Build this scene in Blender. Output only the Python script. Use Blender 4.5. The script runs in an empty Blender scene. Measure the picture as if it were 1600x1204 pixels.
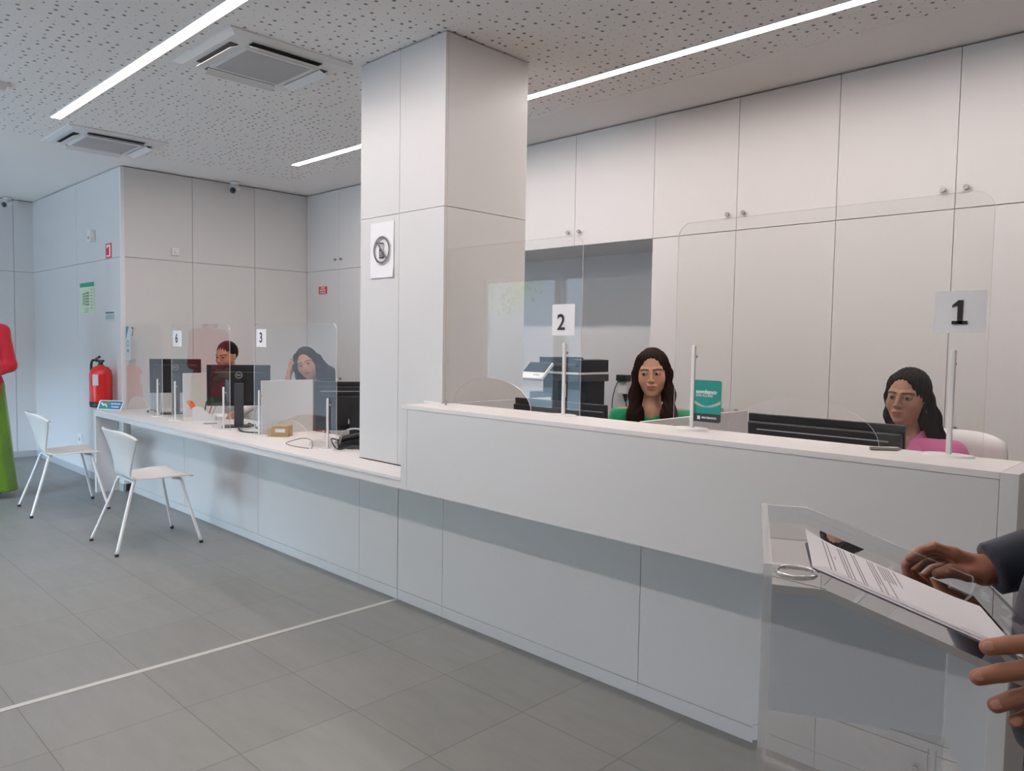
import bpy, bmesh, math, random
import numpy as np
from mathutils import Vector, Matrix
R = math.radians
S = bpy.context.scene
COL = S.collection

# ------------------------------------------------------------------ camera
yaw, pitch, roll = .77572285, .05668829, .01687910
def camera_axes():
    f = np.array([-math.sin(yaw)*math.cos(pitch), math.cos(yaw)*math.cos(pitch), -math.sin(pitch)])
    r0 = np.array([math.cos(yaw), math.sin(yaw), 0.]); u0 = np.cross(r0, f)
    return r0*math.cos(roll)+u0*math.sin(roll), -r0*math.sin(roll)+u0*math.cos(roll), f
cr, cu, cf = camera_axes()
cam_data = bpy.data.cameras.new('camera'); cam = bpy.data.objects.new('camera', cam_data); COL.objects.link(cam)
cam_data.sensor_width = 36; cam_data.lens = 1196.6/1600*36; cam_data.clip_start = .05
m = Matrix.Identity(4)
for i in range(3):
    m[i][0], m[i][1], m[i][2] = cr[i], cu[i], -cf[i]
m[2][3] = 1.42
cam.matrix_world = m
S.camera = cam

# ------------------------------------------------------------------ world, daylight, exposure
W = bpy.data.worlds.new('daylight'); S.world = W; W.use_nodes = True
nt = W.node_tree; nt.nodes.clear()
bg = nt.nodes.new('ShaderNodeBackground'); wo = nt.nodes.new('ShaderNodeOutputWorld')
tc = nt.nodes.new('ShaderNodeTexCoord'); sx = nt.nodes.new('ShaderNodeSeparateXYZ'); rp = nt.nodes.new('ShaderNodeValToRGB')
nt.links.new(tc.outputs['Generated'], sx.inputs[0]); nt.links.new(sx.outputs['Z'], rp.inputs[0]); nt.links.new(rp.outputs[0], bg.inputs[0]); nt.links.new(bg.outputs[0], wo.inputs[0])
rp.color_ramp.elements[0].position = 0.0; rp.color_ramp.elements[0].color = (.30, .36, .40, 1)
rp.color_ramp.elements[1].position = .25; rp.color_ramp.elements[1].color = (.55, .74, .98, 1)
bg.inputs[1].default_value = 70
WIN = [(-8.8, -7.3), (-7.2, -5.7)]      # window openings of the street front
YFRONT = -3.3
for a, b in WIN:                                                         # portals guide sky light through the real openings
    l = bpy.data.lights.new('window_portal', 'AREA'); l.shape = 'RECTANGLE'; l.size = b-a; l.size_y = 2.25; l.cycles.is_portal = True
    o = bpy.data.objects.new('window_portal', l); COL.objects.link(o); o.location = ((a+b)/2, YFRONT+.02, 1.25); o.rotation_euler = (R(90), 0, 0)
S.view_settings.view_transform = 'Standard'; S.view_settings.look = 'None'; S.view_settings.gamma = 1; S.view_settings.use_curve_mapping = False
S.view_settings.exposure = 0.0
LAMP = 52                                                               # emission of the ceiling strips
S.cycles.max_bounces = 10; S.cycles.diffuse_bounces = 8; S.cycles.glossy_bounces = 4; S.cycles.transmission_bounces = 8; S.cycles.transparent_max_bounces = 24
S.cycles.caustics_reflective = False; S.cycles.caustics_refractive = False; S.cycles.sample_clamp_indirect = 4
S.cycles.use_denoising = True

# ------------------------------------------------------------------ materials
def mat(name, col, rough=.5, metal=0., spec=.5, noise=0., nscale=8., bump=0., bscale=60., coat=0., sheen=0.):
    M = bpy.data.materials.new(name); M.use_nodes = True; n = M.node_tree; b = n.nodes['Principled BSDF']
    b.inputs['Base Color'].default_value = (*col, 1); b.inputs['Roughness'].default_value = rough; b.inputs['Metallic'].default_value = metal
    b.inputs['Specular IOR Level'].default_value = spec; b.inputs['Coat Weight'].default_value = coat; b.inputs['Sheen Weight'].default_value = sheen
    t = n.nodes.new('ShaderNodeTexCoord')
    z = n.nodes.new('ShaderNodeTexNoise'); z.inputs['Scale'].default_value = nscale; z.inputs['Detail'].default_value = 4
    n.links.new(t.outputs['Object'], z.inputs['Vector'])
    mx = n.nodes.new('ShaderNodeMix'); mx.data_type = 'RGBA'
    k = max(noise, .01)
    mx.inputs['A'].default_value = (*[c*(1-k) for c in col], 1); mx.inputs['B'].default_value = (*[min(1, c*(1+k)) for c in col], 1)
    n.links.new(z.outputs['Fac'], mx.inputs['Factor']); n.links.new(mx.outputs['Result'], b.inputs['Base Color'])
    if bump:
        z2 = n.nodes.new('ShaderNodeTexNoise'); z2.inputs['Scale'].default_value = bscale; bp = n.nodes.new('ShaderNodeBump')
        bp.inputs['Strength'].default_value = bump; bp.inputs['Distance'].default_value = .002
        n.links.new(t.outputs['Object'], z2.inputs['Vector']); n.links.new(z2.outputs['Fac'], bp.inputs['Height']); n.links.new(bp.outputs['Normal'], b.inputs['Normal'])
    return M
def emit(name, col, s):
    M = bpy.data.materials.new(name); M.use_nodes = True; n = M.node_tree; n.nodes.clear()
    e = n.nodes.new('ShaderNodeEmission'); o = n.nodes.new('ShaderNodeOutputMaterial'); e.inputs[0].default_value = (*col, 1); e.inputs[1].default_value = s
    n.links.new(e.outputs[0], o.inputs[0]); return M
def clear(name, tint=(1, 1, 1), gain=1.0, rough=0.0):
    # thin clear sheet: light passes straight through, the front surface mirrors by Fresnel
    M = bpy.data.materials.new(name); M.use_nodes = True; n = M.node_tree; n.nodes.clear()
    o = n.nodes.new('ShaderNodeOutputMaterial'); mx = n.nodes.new('ShaderNodeMixShader'); tr = n.nodes.new('ShaderNodeBsdfTransparent'); gl = n.nodes.new('ShaderNodeBsdfGlossy')
    fr = n.nodes.new('ShaderNodeFresnel'); ge = n.nodes.new('ShaderNodeNewGeometry'); a = n.nodes.new('ShaderNodeMath'); b = n.nodes.new('ShaderNodeMath')
    fr.inputs[0].default_value = 1.49; a.operation = 'SUBTRACT'; a.inputs[0].default_value = 1; n.links.new(ge.outputs['Backfacing'], a.inputs[1])
    b.operation = 'MULTIPLY'; n.links.new(fr.outputs[0], b.inputs[0]); n.links.new(a.outputs[0], b.inputs[1])
    c = n.nodes.new('ShaderNodeMath'); c.operation = 'MULTIPLY'; c.inputs[1].default_value = gain; c.use_clamp = True; n.links.new(b.outputs[0], c.inputs[0])
    tr.inputs[0].default_value = (*tint, 1); gl.inputs['Roughness'].default_value = rough; gl.inputs[0].default_value = (1, 1, 1, 1)
    n.links.new(c.outputs[0], mx.inputs[0]); n.links.new(tr.outputs[0], mx.inputs[1]); n.links.new(gl.outputs[0], mx.inputs[2]); n.links.new(mx.outputs[0], o.inputs[0])
    return M
def edge_mat(name, col, alpha):
    M = bpy.data.materials.new(name); M.use_nodes = True; b = M.node_tree.nodes['Principled BSDF']
    b.inputs['Base Color'].default_value = (*col, 1); b.inputs['Alpha'].default_value = alpha; b.inputs['Roughness'].default_value = .15; return M

def node_math(n, op, a, b=None, c=None, clamp=False):
    x = n.nodes.new('ShaderNodeMath'); x.operation = op; x.use_clamp = clamp
    for i, v in enumerate((a, b, c)):
        if v is None: continue
        if isinstance(v, (int, float)): x.inputs[i].default_value = v
        else: n.links.new(v, x.inputs[i])
    return x.outputs[0]

def floor_mat():
    M = bpy.data.materials.new('grey_floor_tiles'); M.use_nodes = True; n = M.node_tree; b = n.nodes['Principled BSDF']
    t = n.nodes.new('ShaderNodeTexCoord'); s = n.nodes.new('ShaderNodeSeparateXYZ'); n.links.new(t.outputs['Object'], s.inputs[0])
    P = .457
    def lines(sock, off):
        v = node_math(n, 'DIVIDE', node_math(n, 'ADD', sock, -off+P*60), P)
        f = node_math(n, 'FRACT', v)
        d = node_math(n, 'MULTIPLY', node_math(n, 'MINIMUM', f, node_math(n, 'SUBTRACT', 1, f)), P)
        return d, node_math(n, 'FLOOR', v)
    dx, ix = lines(s.outputs['X'], -1.51); dy, iy = lines(s.outputs['Y'], 1.178)
    d = node_math(n, 'MINIMUM', dx, dy)
    g = node_math(n, 'SMOOTH_MIN', node_math(n, 'DIVIDE', d, .003), 1, .2, clamp=True)
    cmb = n.nodes.new('ShaderNodeCombineXYZ'); n.links.new(ix, cmb.inputs[0]); n.links.new(iy, cmb.inputs[1])
    wn = n.nodes.new('ShaderNodeTexWhiteNoise'); wn.noise_dimensions = '2D'; n.links.new(cmb.outputs[0], wn.inputs['Vector'])
    mp = n.nodes.new('ShaderNodeMapping'); mp.inputs['Scale'].default_value = (1.2, 5, 1); n.links.new(t.outputs['Object'], mp.inputs[0])
    nz = n.nodes.new('ShaderNodeTexNoise'); nz.inputs['Scale'].default_value = 2.6; nz.inputs['Detail'].default_value = 9; nz.inputs['Roughness'].default_value = .65
    n.links.new(mp.outputs[0], nz.inputs['Vector'])
    v = node_math(n, 'ADD', node_math(n, 'MULTIPLY', wn.outputs['Value'], .22), node_math(n, 'MULTIPLY', nz.outputs['Fac'], .9))
    r = n.nodes.new('ShaderNodeValToRGB'); n.links.new(v, r.inputs[0])
    r.color_ramp.elements[0].position = .25; r.color_ramp.elements[0].color = (.185, .183, .172, 1)
    r.color_ramp.elements[1].position = .85; r.color_ramp.elements[1].color = (.245, .238, .225, 1)
    mx = n.nodes.new('ShaderNodeMix'); mx.data_type = 'RGBA'; n.links.new(g, mx.inputs['Factor']); mx.inputs['A'].default_value = (.10, .095, .09, 1); n.links.new(r.outputs[0], mx.inputs['B'])
    n.links.new(mx.outputs['Result'], b.inputs['Base Color']); b.inputs['Roughness'].default_value = .42; b.inputs['Specular IOR Level'].default_value = .5
    bp = n.nodes.new('ShaderNodeBump'); bp.inputs['Strength'].default_value = .25; bp.inputs['Distance'].default_value = .002; n.links.new(g, bp.inputs['Height']); n.links.new(bp.outputs[0], b.inputs['Normal'])
    return M
def ceiling_mat():
    M = bpy.data.materials.new('perforated_plaster'); M.use_nodes = True; n = M.node_tree; b = n.nodes['Principled BSDF']
    t = n.nodes.new('ShaderNodeTexCoord'); s = n.nodes.new('ShaderNodeSeparateXYZ'); n.links.new(t.outputs['Object'], s.inputs[0])
    v = n.nodes.new('ShaderNodeTexVoronoi'); v.voronoi_dimensions = '2D'; v.feature = 'F1'; v.inputs['Scale'].default_value = 1/.06; v.inputs['Randomness'].default_value = .5
    n.links.new(t.outputs['Object'], v.inputs['Vector'])
    c = n.nodes.new('ShaderNodeSeparateColor'); n.links.new(v.outputs['Color'], c.inputs[0])
    rr = n.nodes.new('ShaderNodeValToRGB'); rr.color_ramp.interpolation = 'CONSTANT'; n.links.new(c.outputs[0], rr.inputs[0])
    e = rr.color_ramp.elements; e[0].position = 0; e[0].color = (.05, .05, .05, 1); e[1].position = .34; e[1].color = (.10, .10, .10, 1); x = e.new(.62); x.color = (.155, .155, .155, 1)
    hole = node_math(n, 'LESS_THAN', v.outputs['Distance'], rr.outputs[0])
    inx = node_math(n, 'MULTIPLY', node_math(n, 'GREATER_THAN', s.outputs['X'], -6.78), node_math(n, 'LESS_THAN', s.outputs['Y'], 3.84))
    iny = node_math(n, 'GREATER_THAN', s.outputs['Y'], -2.3)
    h = node_math(n, 'MULTIPLY', hole, node_math(n, 'MULTIPLY', inx, iny))
    mx = n.nodes.new('ShaderNodeMix'); mx.data_type = 'RGBA'; n.links.new(h, mx.inputs['Factor']); mx.inputs['A'].default_value = (.90, .865, .84, 1); mx.inputs['B'].default_value = (.24, .21, .205, 1)
    n.links.new(mx.outputs['Result'], b.inputs['Base Color']); b.inputs['Roughness'].default_value = .9; b.inputs['Specular IOR Level'].default_value = .15
    return M

M_panel = mat('white_laminate', (.70, .685, .68), .38, spec=.45, noise=.012, nscale=1.5)
M_gap = mat('dark_joint', (.10, .095, .09), .9)
M_ctop = mat('white_worktop', (.80, .77, .76), .35)
M_floor = floor_mat(); M_ceil = ceiling_mat()
M_wallp = mat('white_wall_paint', (.72, .70, .68), .8)
M_white = mat('white_plastic', (.80, .79, .78), .4)
M_metalw = mat('white_coated_metal', (.82, .81, .80), .35)
M_chair = mat('white_polypropylene', (.74, .72, .70), .45)
M_black = mat('black_plastic', (.012, .013, .016), .35)
M_blackm = mat('matt_black', (.02, .02, .022), .7)
M_dark = mat('dark_grey_plastic', (.045, .048, .055), .4)
M_screen = mat('dark_screen', (.02, .025, .03), .12)
M_grey = mat('grey_plastic', (.42, .42, .43), .5)
M_steel = mat('brushed_steel', (.42, .41, .40), .35, metal=1)
M_chrome = mat('chrome', (.7, .7, .7), .15, metal=1)
M_rubber = mat('black_rubber', (.02, .02, .02), .8)
M_paper = mat('white_paper', (.86, .85, .88), .8)
M_ink = mat('black_ink', (.03, .025, .03), .8)
M_inkg = mat('grey_ink', (.16, .14, .14), .8)
M_acr = clear('clear_acrylic', (.985, .985, .98), 1.25)
M_acre = edge_mat('acrylic_edge', (.93, .92, .90), .75)
M_acrs = edge_mat('acrylic_side_edge', (.85, .85, .86), .35)
M_glass = clear('window_glass', (.97, .985, .98), 1.6)
M_red = mat('red_gloss', (.55, .012, .012), .25)
M_redp = mat('red_print', (.5, .03, .04), .6)
M_green = mat('green_print', (.02, .27, .12), .6)
M_teal = mat('teal_card', (.0, .235, .185), .4)
M_blackcard = mat('black_print', (.02, .012, .015), .4)
M_light = emit('lit_diffuser', (1.0, .895, .85), LAMP)

# ------------------------------------------------------------------ mesh helpers
def bm_obj(name, bm, mats, parent=None, smooth=False, loc=None):
    me = bpy.data.meshes.new(name); bm.to_mesh(me); bm.free()
    for m_ in (mats if isinstance(mats, (list, tuple)) else [mats]): me.materials.append(m_)
    if smooth:
        for p in me.polygons: p.use_smooth = True
    o = bpy.data.objects.new(name, me); COL.objects.link(o)
    if parent: o.parent = parent
    if loc: o.location = loc
    return o
def box(bm, a, b, mi=0, bev=0.0, M=None):
    a, b = Vector(a), Vector(b); lo = Vector(map(min, a, b)); hi = Vector(map(max, a, b))
    mx = Matrix.Translation((lo+hi)/2) @ Matrix.Diagonal((*(hi-lo), 1))
    if M is not None: mx = M @ mx
    n0 = set(bm.faces)
    g = bmesh.ops.create_cube(bm, size=1, matrix=mx)
    if bev > 0:
        es = list({e for v in g['verts'] for e in v.link_edges})
        bmesh.ops.bevel(bm, geom=es, offset=bev, segments=2, profile=.5, affect='EDGES')
    for f in bm.faces:
        if f not in n0: f.material_index = mi
def rot_to(d):
    return Vector(d).to_track_quat('Z', 'Y').to_matrix().to_4x4()
def cyl(bm, a, b, r, r2=None, seg=20, mi=0, cap=True):
    a, b = Vector(a), Vector(b); n0 = set(bm.faces)
    bmesh.ops.create_cone(bm, cap_ends=cap, segments=seg, radius1=r, radius2=r if r2 is None else r2, depth=(b-a).length, matrix=Matrix.Translation((a+b)/2) @ rot_to(b-a))
    for f in bm.faces:
        if f not in n0: f.material_index = mi
def ball(bm, c, r, mi=0, seg=20, M=None):
    n0 = set(bm.faces); r = r if isinstance(r, (tuple, list)) else (r, r, r)
    mx = Matrix.Translation(c) @ (M or Matrix.Identity(4)) @ Matrix.Diagonal((*r, 1))
    bmesh.ops.create_uvsphere(bm, u_segments=seg, v_segments=max(6, seg//2), radius=1, matrix=mx)
    for f in bm.faces:
        if f not in n0: f.material_index = mi; f.smooth = True
def smooth_path(pts, n=8):
    pts = [Vector(p) for p in pts]; out = []
    for i in range(len(pts)-1):
        p0 = pts[max(i-1, 0)]; p1 = pts[i]; p2 = pts[i+1]; p3 = pts[min(i+2, len(pts)-1)]
        for k in range(n):
            t = k/n; out.append(.5*((2*p1)+(-p0+p2)*t+(2*p0-5*p1+4*p2-p3)*t*t+(-p0+3*p1-3*p2+p3)*t**3))
    return out+[pts[-1]]
def tube(bm, pts, r, seg=8, mi=0, n=8, smooth=True, closed=False):
    P = smooth_path(pts, n) if smooth else [Vector(p) for p in pts]
    rings = []; up = Vector((0, 0, 1)); prev = None
    for i, p in enumerate(P):
        d = (P[min(i+1, len(P)-1)]-P[max(i-1, 0)]).normalized()
        if prev is None:
            prev = d.orthogonal().normalized()
        prev = (prev-d*prev.dot(d)).normalized(); bi = d.cross(prev)
        rr = r(i/(len(P)-1)) if callable(r) else r
        rings.append([bm.verts.new(p+prev*math.cos(2*math.pi*k/seg)*rr+bi*math.sin(2*math.pi*k/seg)*rr) for k in range(seg)])
    for a, b in zip(rings, rings[1:]):
        for k in range(seg):
            f = bm.faces.new((a[k], a[(k+1) % seg], b[(k+1) % seg], b[k])); f.smooth = True; f.material_index = mi
    for ring, rev in ((rings[0], True), (rings[-1], False)):
        f = bm.faces.new(ring[::-1] if rev else ring); f.material_index = mi
def prism(bm, poly, d, M=None, mi=0, mi_side=None):
    # poly: (x, z) outline, extruded along y by d
    M = M or Matrix.Identity(4)
    a = [bm.verts.new(M @ Vector((x, 0, z))) for x, z in poly]; b = [bm.verts.new(M @ Vector((x, d, z))) for x, z in poly]
    fs = [bm.faces.new(a), bm.faces.new(b[::-1])]
    for f in fs: f.material_index = mi
    n = len(poly)
    for i in range(n):
        f = bm.faces.new((a[i], b[i], b[(i+1) % n], a[(i+1) % n])); f.material_index = mi if mi_side is None else mi_side
    bmesh.ops.recalc_face_normals(bm, faces=bm.faces[:])
def flat_prism(bm, poly, z0, z1, mi=0):
    a = [bm.verts.new((x, y, z0)) for x, y in poly]; b = [bm.verts.new((x, y, z1)) for x, y in poly]; n = len(poly)
    bm.faces.new(a[::-1]).material_index = mi; bm.faces.new(b).material_index = mi
    for i in range(n): bm.faces.new((a[i], a[(i+1) % n], b[(i+1) % n], b[i])).material_index = mi
    bmesh.ops.recalc_face_normals(bm, faces=bm.faces[:])
def rrect(x0, z0, x1, z1, r, n=6, bottom=True):
    out = []
    cs = [(x1-r, z1-r, 0), (x0+r, z1-r, 90)] + ([(x0+r, z0+r, 180), (x1-r, z0+r, 270)] if bottom else [])
    for cx, cz, a in cs:
        for k in range(n+1):
            t = R(a+90*k/n); out.append((cx+r*math.cos(t), cz+r*math.sin(t)))
    if not bottom: out += [(x0, z0), (x1, z0)]
    return out
def empty(name, label, cat, loc=(0, 0, 0), rz=0, group=None):
    o = bpy.data.objects.new(name, None); COL.objects.link(o); o.location = loc; o.rotation_euler = (0, 0, rz); o.empty_display_size = .1
    return tag(o, label, cat, group)
def tag(o, label, cat, group=None, kind=None):
    o['label'] = label; o['category'] = cat
    if group: o['group'] = group
    if kind: o['kind'] = kind
    return o
def structure(o): o['kind'] = 'structure'; return o
def copy_tree(o, parent=None):
    c = o.copy(); COL.objects.link(c); c.parent = parent
    for ch in o.children: copy_tree(ch, c)
    return c
def letters(name, body, size, mtl, parent, loc, rot=(R(90), 0, 0), bold=.0, align='CENTER', sx=1.0, ext=.0004, label=None):
    cu_ = bpy.data.curves.new('lettering', 'FONT'); cu_.body = body; cu_.size = size; cu_.extrude = ext; cu_.offset = bold; cu_.align_x = align; cu_.align_y = 'CENTER'
    t = bpy.data.objects.new('lettering', cu_); COL.objects.link(t)
    bpy.context.view_layer.update()
    me = bpy.data.meshes.new_from_object(t.evaluated_get(bpy.context.evaluated_depsgraph_get()))
    COL.objects.unlink(t); bpy.data.objects.remove(t); me.materials.clear(); me.materials.append(mtl)
    o = bpy.data.objects.new(name, me); COL.objects.link(o); o.parent = parent; o.location = loc; o.rotation_euler = rot; o.scale = (sx, 1, 1)
    if label: o['label'] = label
    return o
# ------------------------------------------------------------------ key measures of the room (metres; camera stands at x=0, y=0)
ZC = 2.932; ZM = 2.125                       # ceiling, height of the long horizontal joint
XF, YL, XL, YB = -10.17, 2.467, -7.343, 4.33  # far wall, side wall of the block, block wall, back cabinets
XR = 2.6
CX0, CX1, CY0, CY1 = -3.636, -2.919, 2.48, 3.06   # column
ZH, ZL, YFR, YP = 1.1076, .751, 2.27, 2.525       # high counter, low counter, their front, recessed base

# floor, ceiling, shell
bm = bmesh.new(); box(bm, (XF-.2, YFRONT-.2, -.1), (XR+.2, YB+.9, 0)); structure(bm_obj('floor', bm, M_floor))
bm = bmesh.new(); box(bm, (XF-.2, YFRONT-.2, ZC), (XR+.2, YB+.9, ZC+.12)); structure(bm_obj('ceiling', bm, M_ceil))
bm = bmesh.new(); box(bm, (-3.347, YFRONT, 0), (-3.317, 2.52, .0015)); structure(bm_obj('trim_1', bm, mat('pale_metal_strip', (.55, .53, .50), .45, metal=.3)))
# slightly lower fascia line between perforated field and plain border
bm = bmesh.new(); box(bm, (-6.78, 3.837, ZC-.003), (XR, 3.847, ZC)); structure(bm_obj('trim_2', bm, M_ceil))
def panel_wall(name, axis, pos, depth, cols, rows, lo_gap=.002):
    # a wall clad with flat panels: dark backing, panels with fine joints. axis 'x': wall plane x=pos facing +x, 'y': plane y=pos facing -y
    bm = bmesh.new(); g = .002
    s = -1 if axis == 'x' else 1
    def bx(u0, u1, z0, z1, d0, d1, mi, bev=0):
        if axis == 'x': box(bm, (pos-d0, u0, z0), (pos-d1, u1, z1), mi, bev)
        else: box(bm, (u0, pos+d0, z0), (u1, pos+d1, z1), mi, bev)
    bx(cols[0]-(.16 if name == 'wall_left' else 0), cols[-1]+(.16 if name == 'wall_far' else .6 if name == 'wall_block' else 0), 0, ZC, .02, depth, 1)
    for j in range(len(rows)-1):
        cs = cols if not isinstance(rows[j], tuple) else rows[j][1]
        z0 = rows[j] if not isinstance(rows[j], tuple) else rows[j][0]
        z1 = rows[j+1] if not isinstance(rows[j+1], tuple) else rows[j+1][0]
        for i in range(len(cs)-1):
            bx(cs[i]+(g if i else 0), cs[i+1]-(g if i < len(cs)-2 else 0), z0+(g if j else 0), z1-g, 0, .02, 0)
    return structure(bm_obj(name, bm, [M_panel, M_gap]))
TOP = ZC-.008
panel_wall('wall_far', 'x', XF, .15, [YFRONT, -1.9, -.5, .87, 2.27, YL], [.07, ZM, TOP])
panel_wall('wall_left', 'y', YL, .15, [XF, -8.6, XL-.03], [.07, ZM, (TOP, [XF, XL-.03])])
panel_wall('wall_block', 'x', XL, .15, [YL+.03, 3.106, 3.738, YB], [.07, ZM, TOP])
bm = bmesh.new(); box(bm, (XL-.03, YL-.001, .07), (XL+.001, YL+.03, TOP), 0, .002); structure(bm_obj('trim_3', bm, M_metalw))
bm = bmesh.new(); box(bm, (XF, YL-.004, 0), (XL, YL+.02, .07)); structure(bm_obj('baseboard_left', bm, M_grey))
bm = bmesh.new(); box(bm, (XF-.01, YFRONT, 0), (XF+.004, YL, .07)); structure(bm_obj('baseboard_far', bm, M_grey))
bm = bmesh.new(); box(bm, (XF-.2, YB+.62, 0), (XR+.2, YB+.8, ZC)); structure(bm_obj('wall_back', bm, M_wallp))
bm = bmesh.new(); box(bm, (XR, YFRONT, 0), (XR+.15, YB+.62, ZC)); structure(bm_obj('wall_right', bm, M_wallp))
# street front with real window openings
bm = bmesh.new(); xs = [XF-.1]
for a, b in WIN: xs += [a, b]
xs.append(XR+.1)
for i in range(0, len(xs), 2): box(bm, (xs[i], YFRONT-.15, 0), (xs[i+1], YFRONT, ZC))
for a, b in WIN: box(bm, (a, YFRONT-.15, 2.4), (b, YFRONT, ZC)); box(bm, (a, YFRONT-.15, 0), (b, YFRONT, .1))
structure(bm_obj('wall_front', bm, M_wallp))
for i, (a, b) in enumerate(WIN):
    w = structure(empty('window_%d' % (i+1), 'x', 'x', ((a+b)/2, YFRONT-.07, 0))); del w['label']; del w['category']
    bm = bmesh.new(); h = (b-a)/2
    for x0, x1, z0, z1 in ((-h, -h+.06, .1, 2.4), (h-.06, h, .1, 2.4), (-h, h, .1, .17), (-h, h, 2.33, 2.4)): box(bm, (x0, -.03, z0), (x1, .03, z1))
    bm_obj('window_frame', bm, M_white, w)
    bm = bmesh.new(); box(bm, (-h+.05, -.004, .16), (h-.05, .004, 2.34)); bm_obj('window_pane', bm, M_glass, w)
# street outside
bm = bmesh.new(); box(bm, (-30, -16, -.2), (15, YFRONT-.2, -.12)); structure(bm_obj('ground', bm, mat('paving', (.55, .545, .54), .9, noise=.1)))
t = structure(bm_obj('wall_street', (lambda b: (box(b, (-34, -15, -.2), (12, -14.6, 4.4)), b)[1])(bmesh.new()), mat('opposite_facade', (.06, .065, .065), .9, noise=.2, nscale=.6)))
random.seed(4)
for tx, ty, lab in ((-14.0, -8.2, 'leafy street tree beyond the windows, farther from the lectern'), (-9.9, -11, 'leafy street tree beyond the windows, nearer the lectern')):
    t = empty('street_tree', lab, 'tree', (tx, ty, -.12)); bm = bmesh.new(); tube(bm, [(0, 0, 0), (.05, .05, 1.4), (-.05, 0, 2.8), (.1, 0, 3.6)], lambda q: .14-.07*q, 10); bm_obj('trunk', bm, mat('bark', (.12, .09, .06), .9), t)
    bm = bmesh.new()
    for k in range(2600):
        d = Vector((random.gauss(0, 1), random.gauss(0, 1), random.gauss(0, .75))).normalized()*(random.random()**.4)*1.9
        c = d+Vector((0, 0, 4.0)); q = Vector((random.gauss(0, 1), random.gauss(0, 1), random.gauss(0, 1))).normalized(); e = q.orthogonal().normalized()*.11; f = q.cross(e)*.6
        bm.faces.new([bm.verts.new(c+x) for x in (e, f, -e, -f)])
    f = bm_obj('foliage', bm, mat('green_leaves', (.05, .13, .03), .6), t); f['kind'] = 'stuff'

# ------------------------------------------------------------------ ceiling lamps and fittings
def strip_light(x0, x1, y, label):
    t = empty('strip_light', label, 'ceiling light', ((x0+x1)/2, y, ZC), 0, 'recessed linear ceiling lights'); h = (x1-x0)/2
    bm = bmesh.new(); box(bm, (-h, -.03, -.004), (h, .03, .0)); bm_obj('diffuser', bm, M_light, t)
    bm = bmesh.new()
    for a, b in (((-h-.004, -.035, -.006), (h+.004, -.0302, 0)), ((-h-.004, .0302, -.006), (h+.004, .035, 0)), ((-h-.004, -.03, -.006), (-h-.0002, .03, 0)), ((h+.0002, -.03, -.006), (h+.004, .03, 0))): box(bm, a, b)
    bm_obj('frame', bm, M_white, t)
strip_light(-6.11, -.9, 1.632, 'long glowing ceiling strip over the customer side, running left of the column')
strip_light(-6.13, .4, 3.492, 'long glowing ceiling strip behind the counters, passing behind the white column')
strip_light(-6.11, -.2, -.05, 'glowing ceiling strip overhead, beside the photographer')
def cassette(x, y, label):
    t = empty('air_conditioner', label, 'air conditioner', (x, y, ZC), 0, 'ceiling air conditioners'); h = .35
    bm = bmesh.new(); prof = [(h, 0), (h, -.008), (h-.04, -.02)]
    vs = [[bm.verts.new((sx_*a, sy*a, z)) for sx_, sy in ((-1, -1), (1, -1), (1, 1), (-1, 1))] for a, z in prof+[(h-.12, -.024)]]
    for a, b in zip(vs, vs[1:]):
        for k in range(4): bm.faces.new((a[k], a[(k+1) % 4], b[(k+1) % 4], b[k]))
    bm.faces.new(vs[-1]); bmesh.ops.recalc_face_normals(bm, faces=bm.faces[:]); bm_obj('casing', bm, M_white, t)
    bm = bmesh.new(); box(bm, (-.185, -.185, -.036), (.185, .185, -.030))
    bm_obj('intake_grille', bm, GR, t)
    bm = bmesh.new()
    box(bm, (-.205, -.205, -.0345), (.205, .205, -.0225)); bm_obj('grille_frame', bm, M_white, t)
    for k in range(4):
        mz = Matrix.Rotation(R(90*k), 4, 'Z'); bm = bmesh.new(); box(bm, (-.2, .238, -.0262), (.2, .282, -.0235), 0, 0, mz)
        s = bm_obj('air_slot', bm, M_blackm, t)
        bm = bmesh.new(); box(bm, (-.2, .0, -.0015), (.2, .052, .0015), 0, 0, mz @ Matrix.Translation((0, .234, -.029)) @ Matrix.Rotation(R(-24), 4, 'X')); bm_obj('louvre', bm, M_white, s)
GR = mat('grey_filter_grille', (.42, .405, .40), .7)
cassette(-4.01, 2.09, 'square white ceiling air conditioner nearer the column')
cassette(-6.55, 2.09, 'square white ceiling air conditioner farther off, towards the wall block')
def ceiling_mark(name, x, y, r, label, cat):
    bm = bmesh.new(); cyl(bm, (x, y, ZC), (x, y, ZC-.018), r, r*.95, 24); cyl(bm, (x, y, ZC-.018), (x, y, ZC-.045), r*.75, r*.5, 24, 1)
    return tag(bm_obj(name, bm, [M_white, M_white]), label, cat)
ceiling_mark('smoke_detector', -5.55, 1.19, .055, 'round white smoke detector on the perforated ceiling', 'smoke detector')
def security_camera(x, y, d, label):
    t = empty('security_camera', label, 'security camera', (x, y, 2.86), 0, 'small security cameras under the ceiling'); d = Vector(d).normalized()
    bm = bmesh.new(); cyl(bm, (0, 0, .064), (0, 0, .045), .045, .04, 20); cyl(bm, (0, 0, .05), (0, 0, 0), .012); bm_obj('bracket', bm, M_white, t)
    bm = bmesh.new(); cyl(bm, -d*.05, d*.05, .034, .036, 20); bm_obj('camera_body', bm, M_white, t)
    bm = bmesh.new(); cyl(bm, d*.0502, d*.056, .031, .030, 20); ball(bm, d*.054, .018); bm_obj('lens', bm, M_black, t)
security_camera(XL+.1, 3.48, (.75, -.75, -.45), 'small white camera with black lens above the seated man')
security_camera(XF+.12, 2.19, (.75, -.75, -.45), 'small white camera with black lens high on the far wall')

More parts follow.
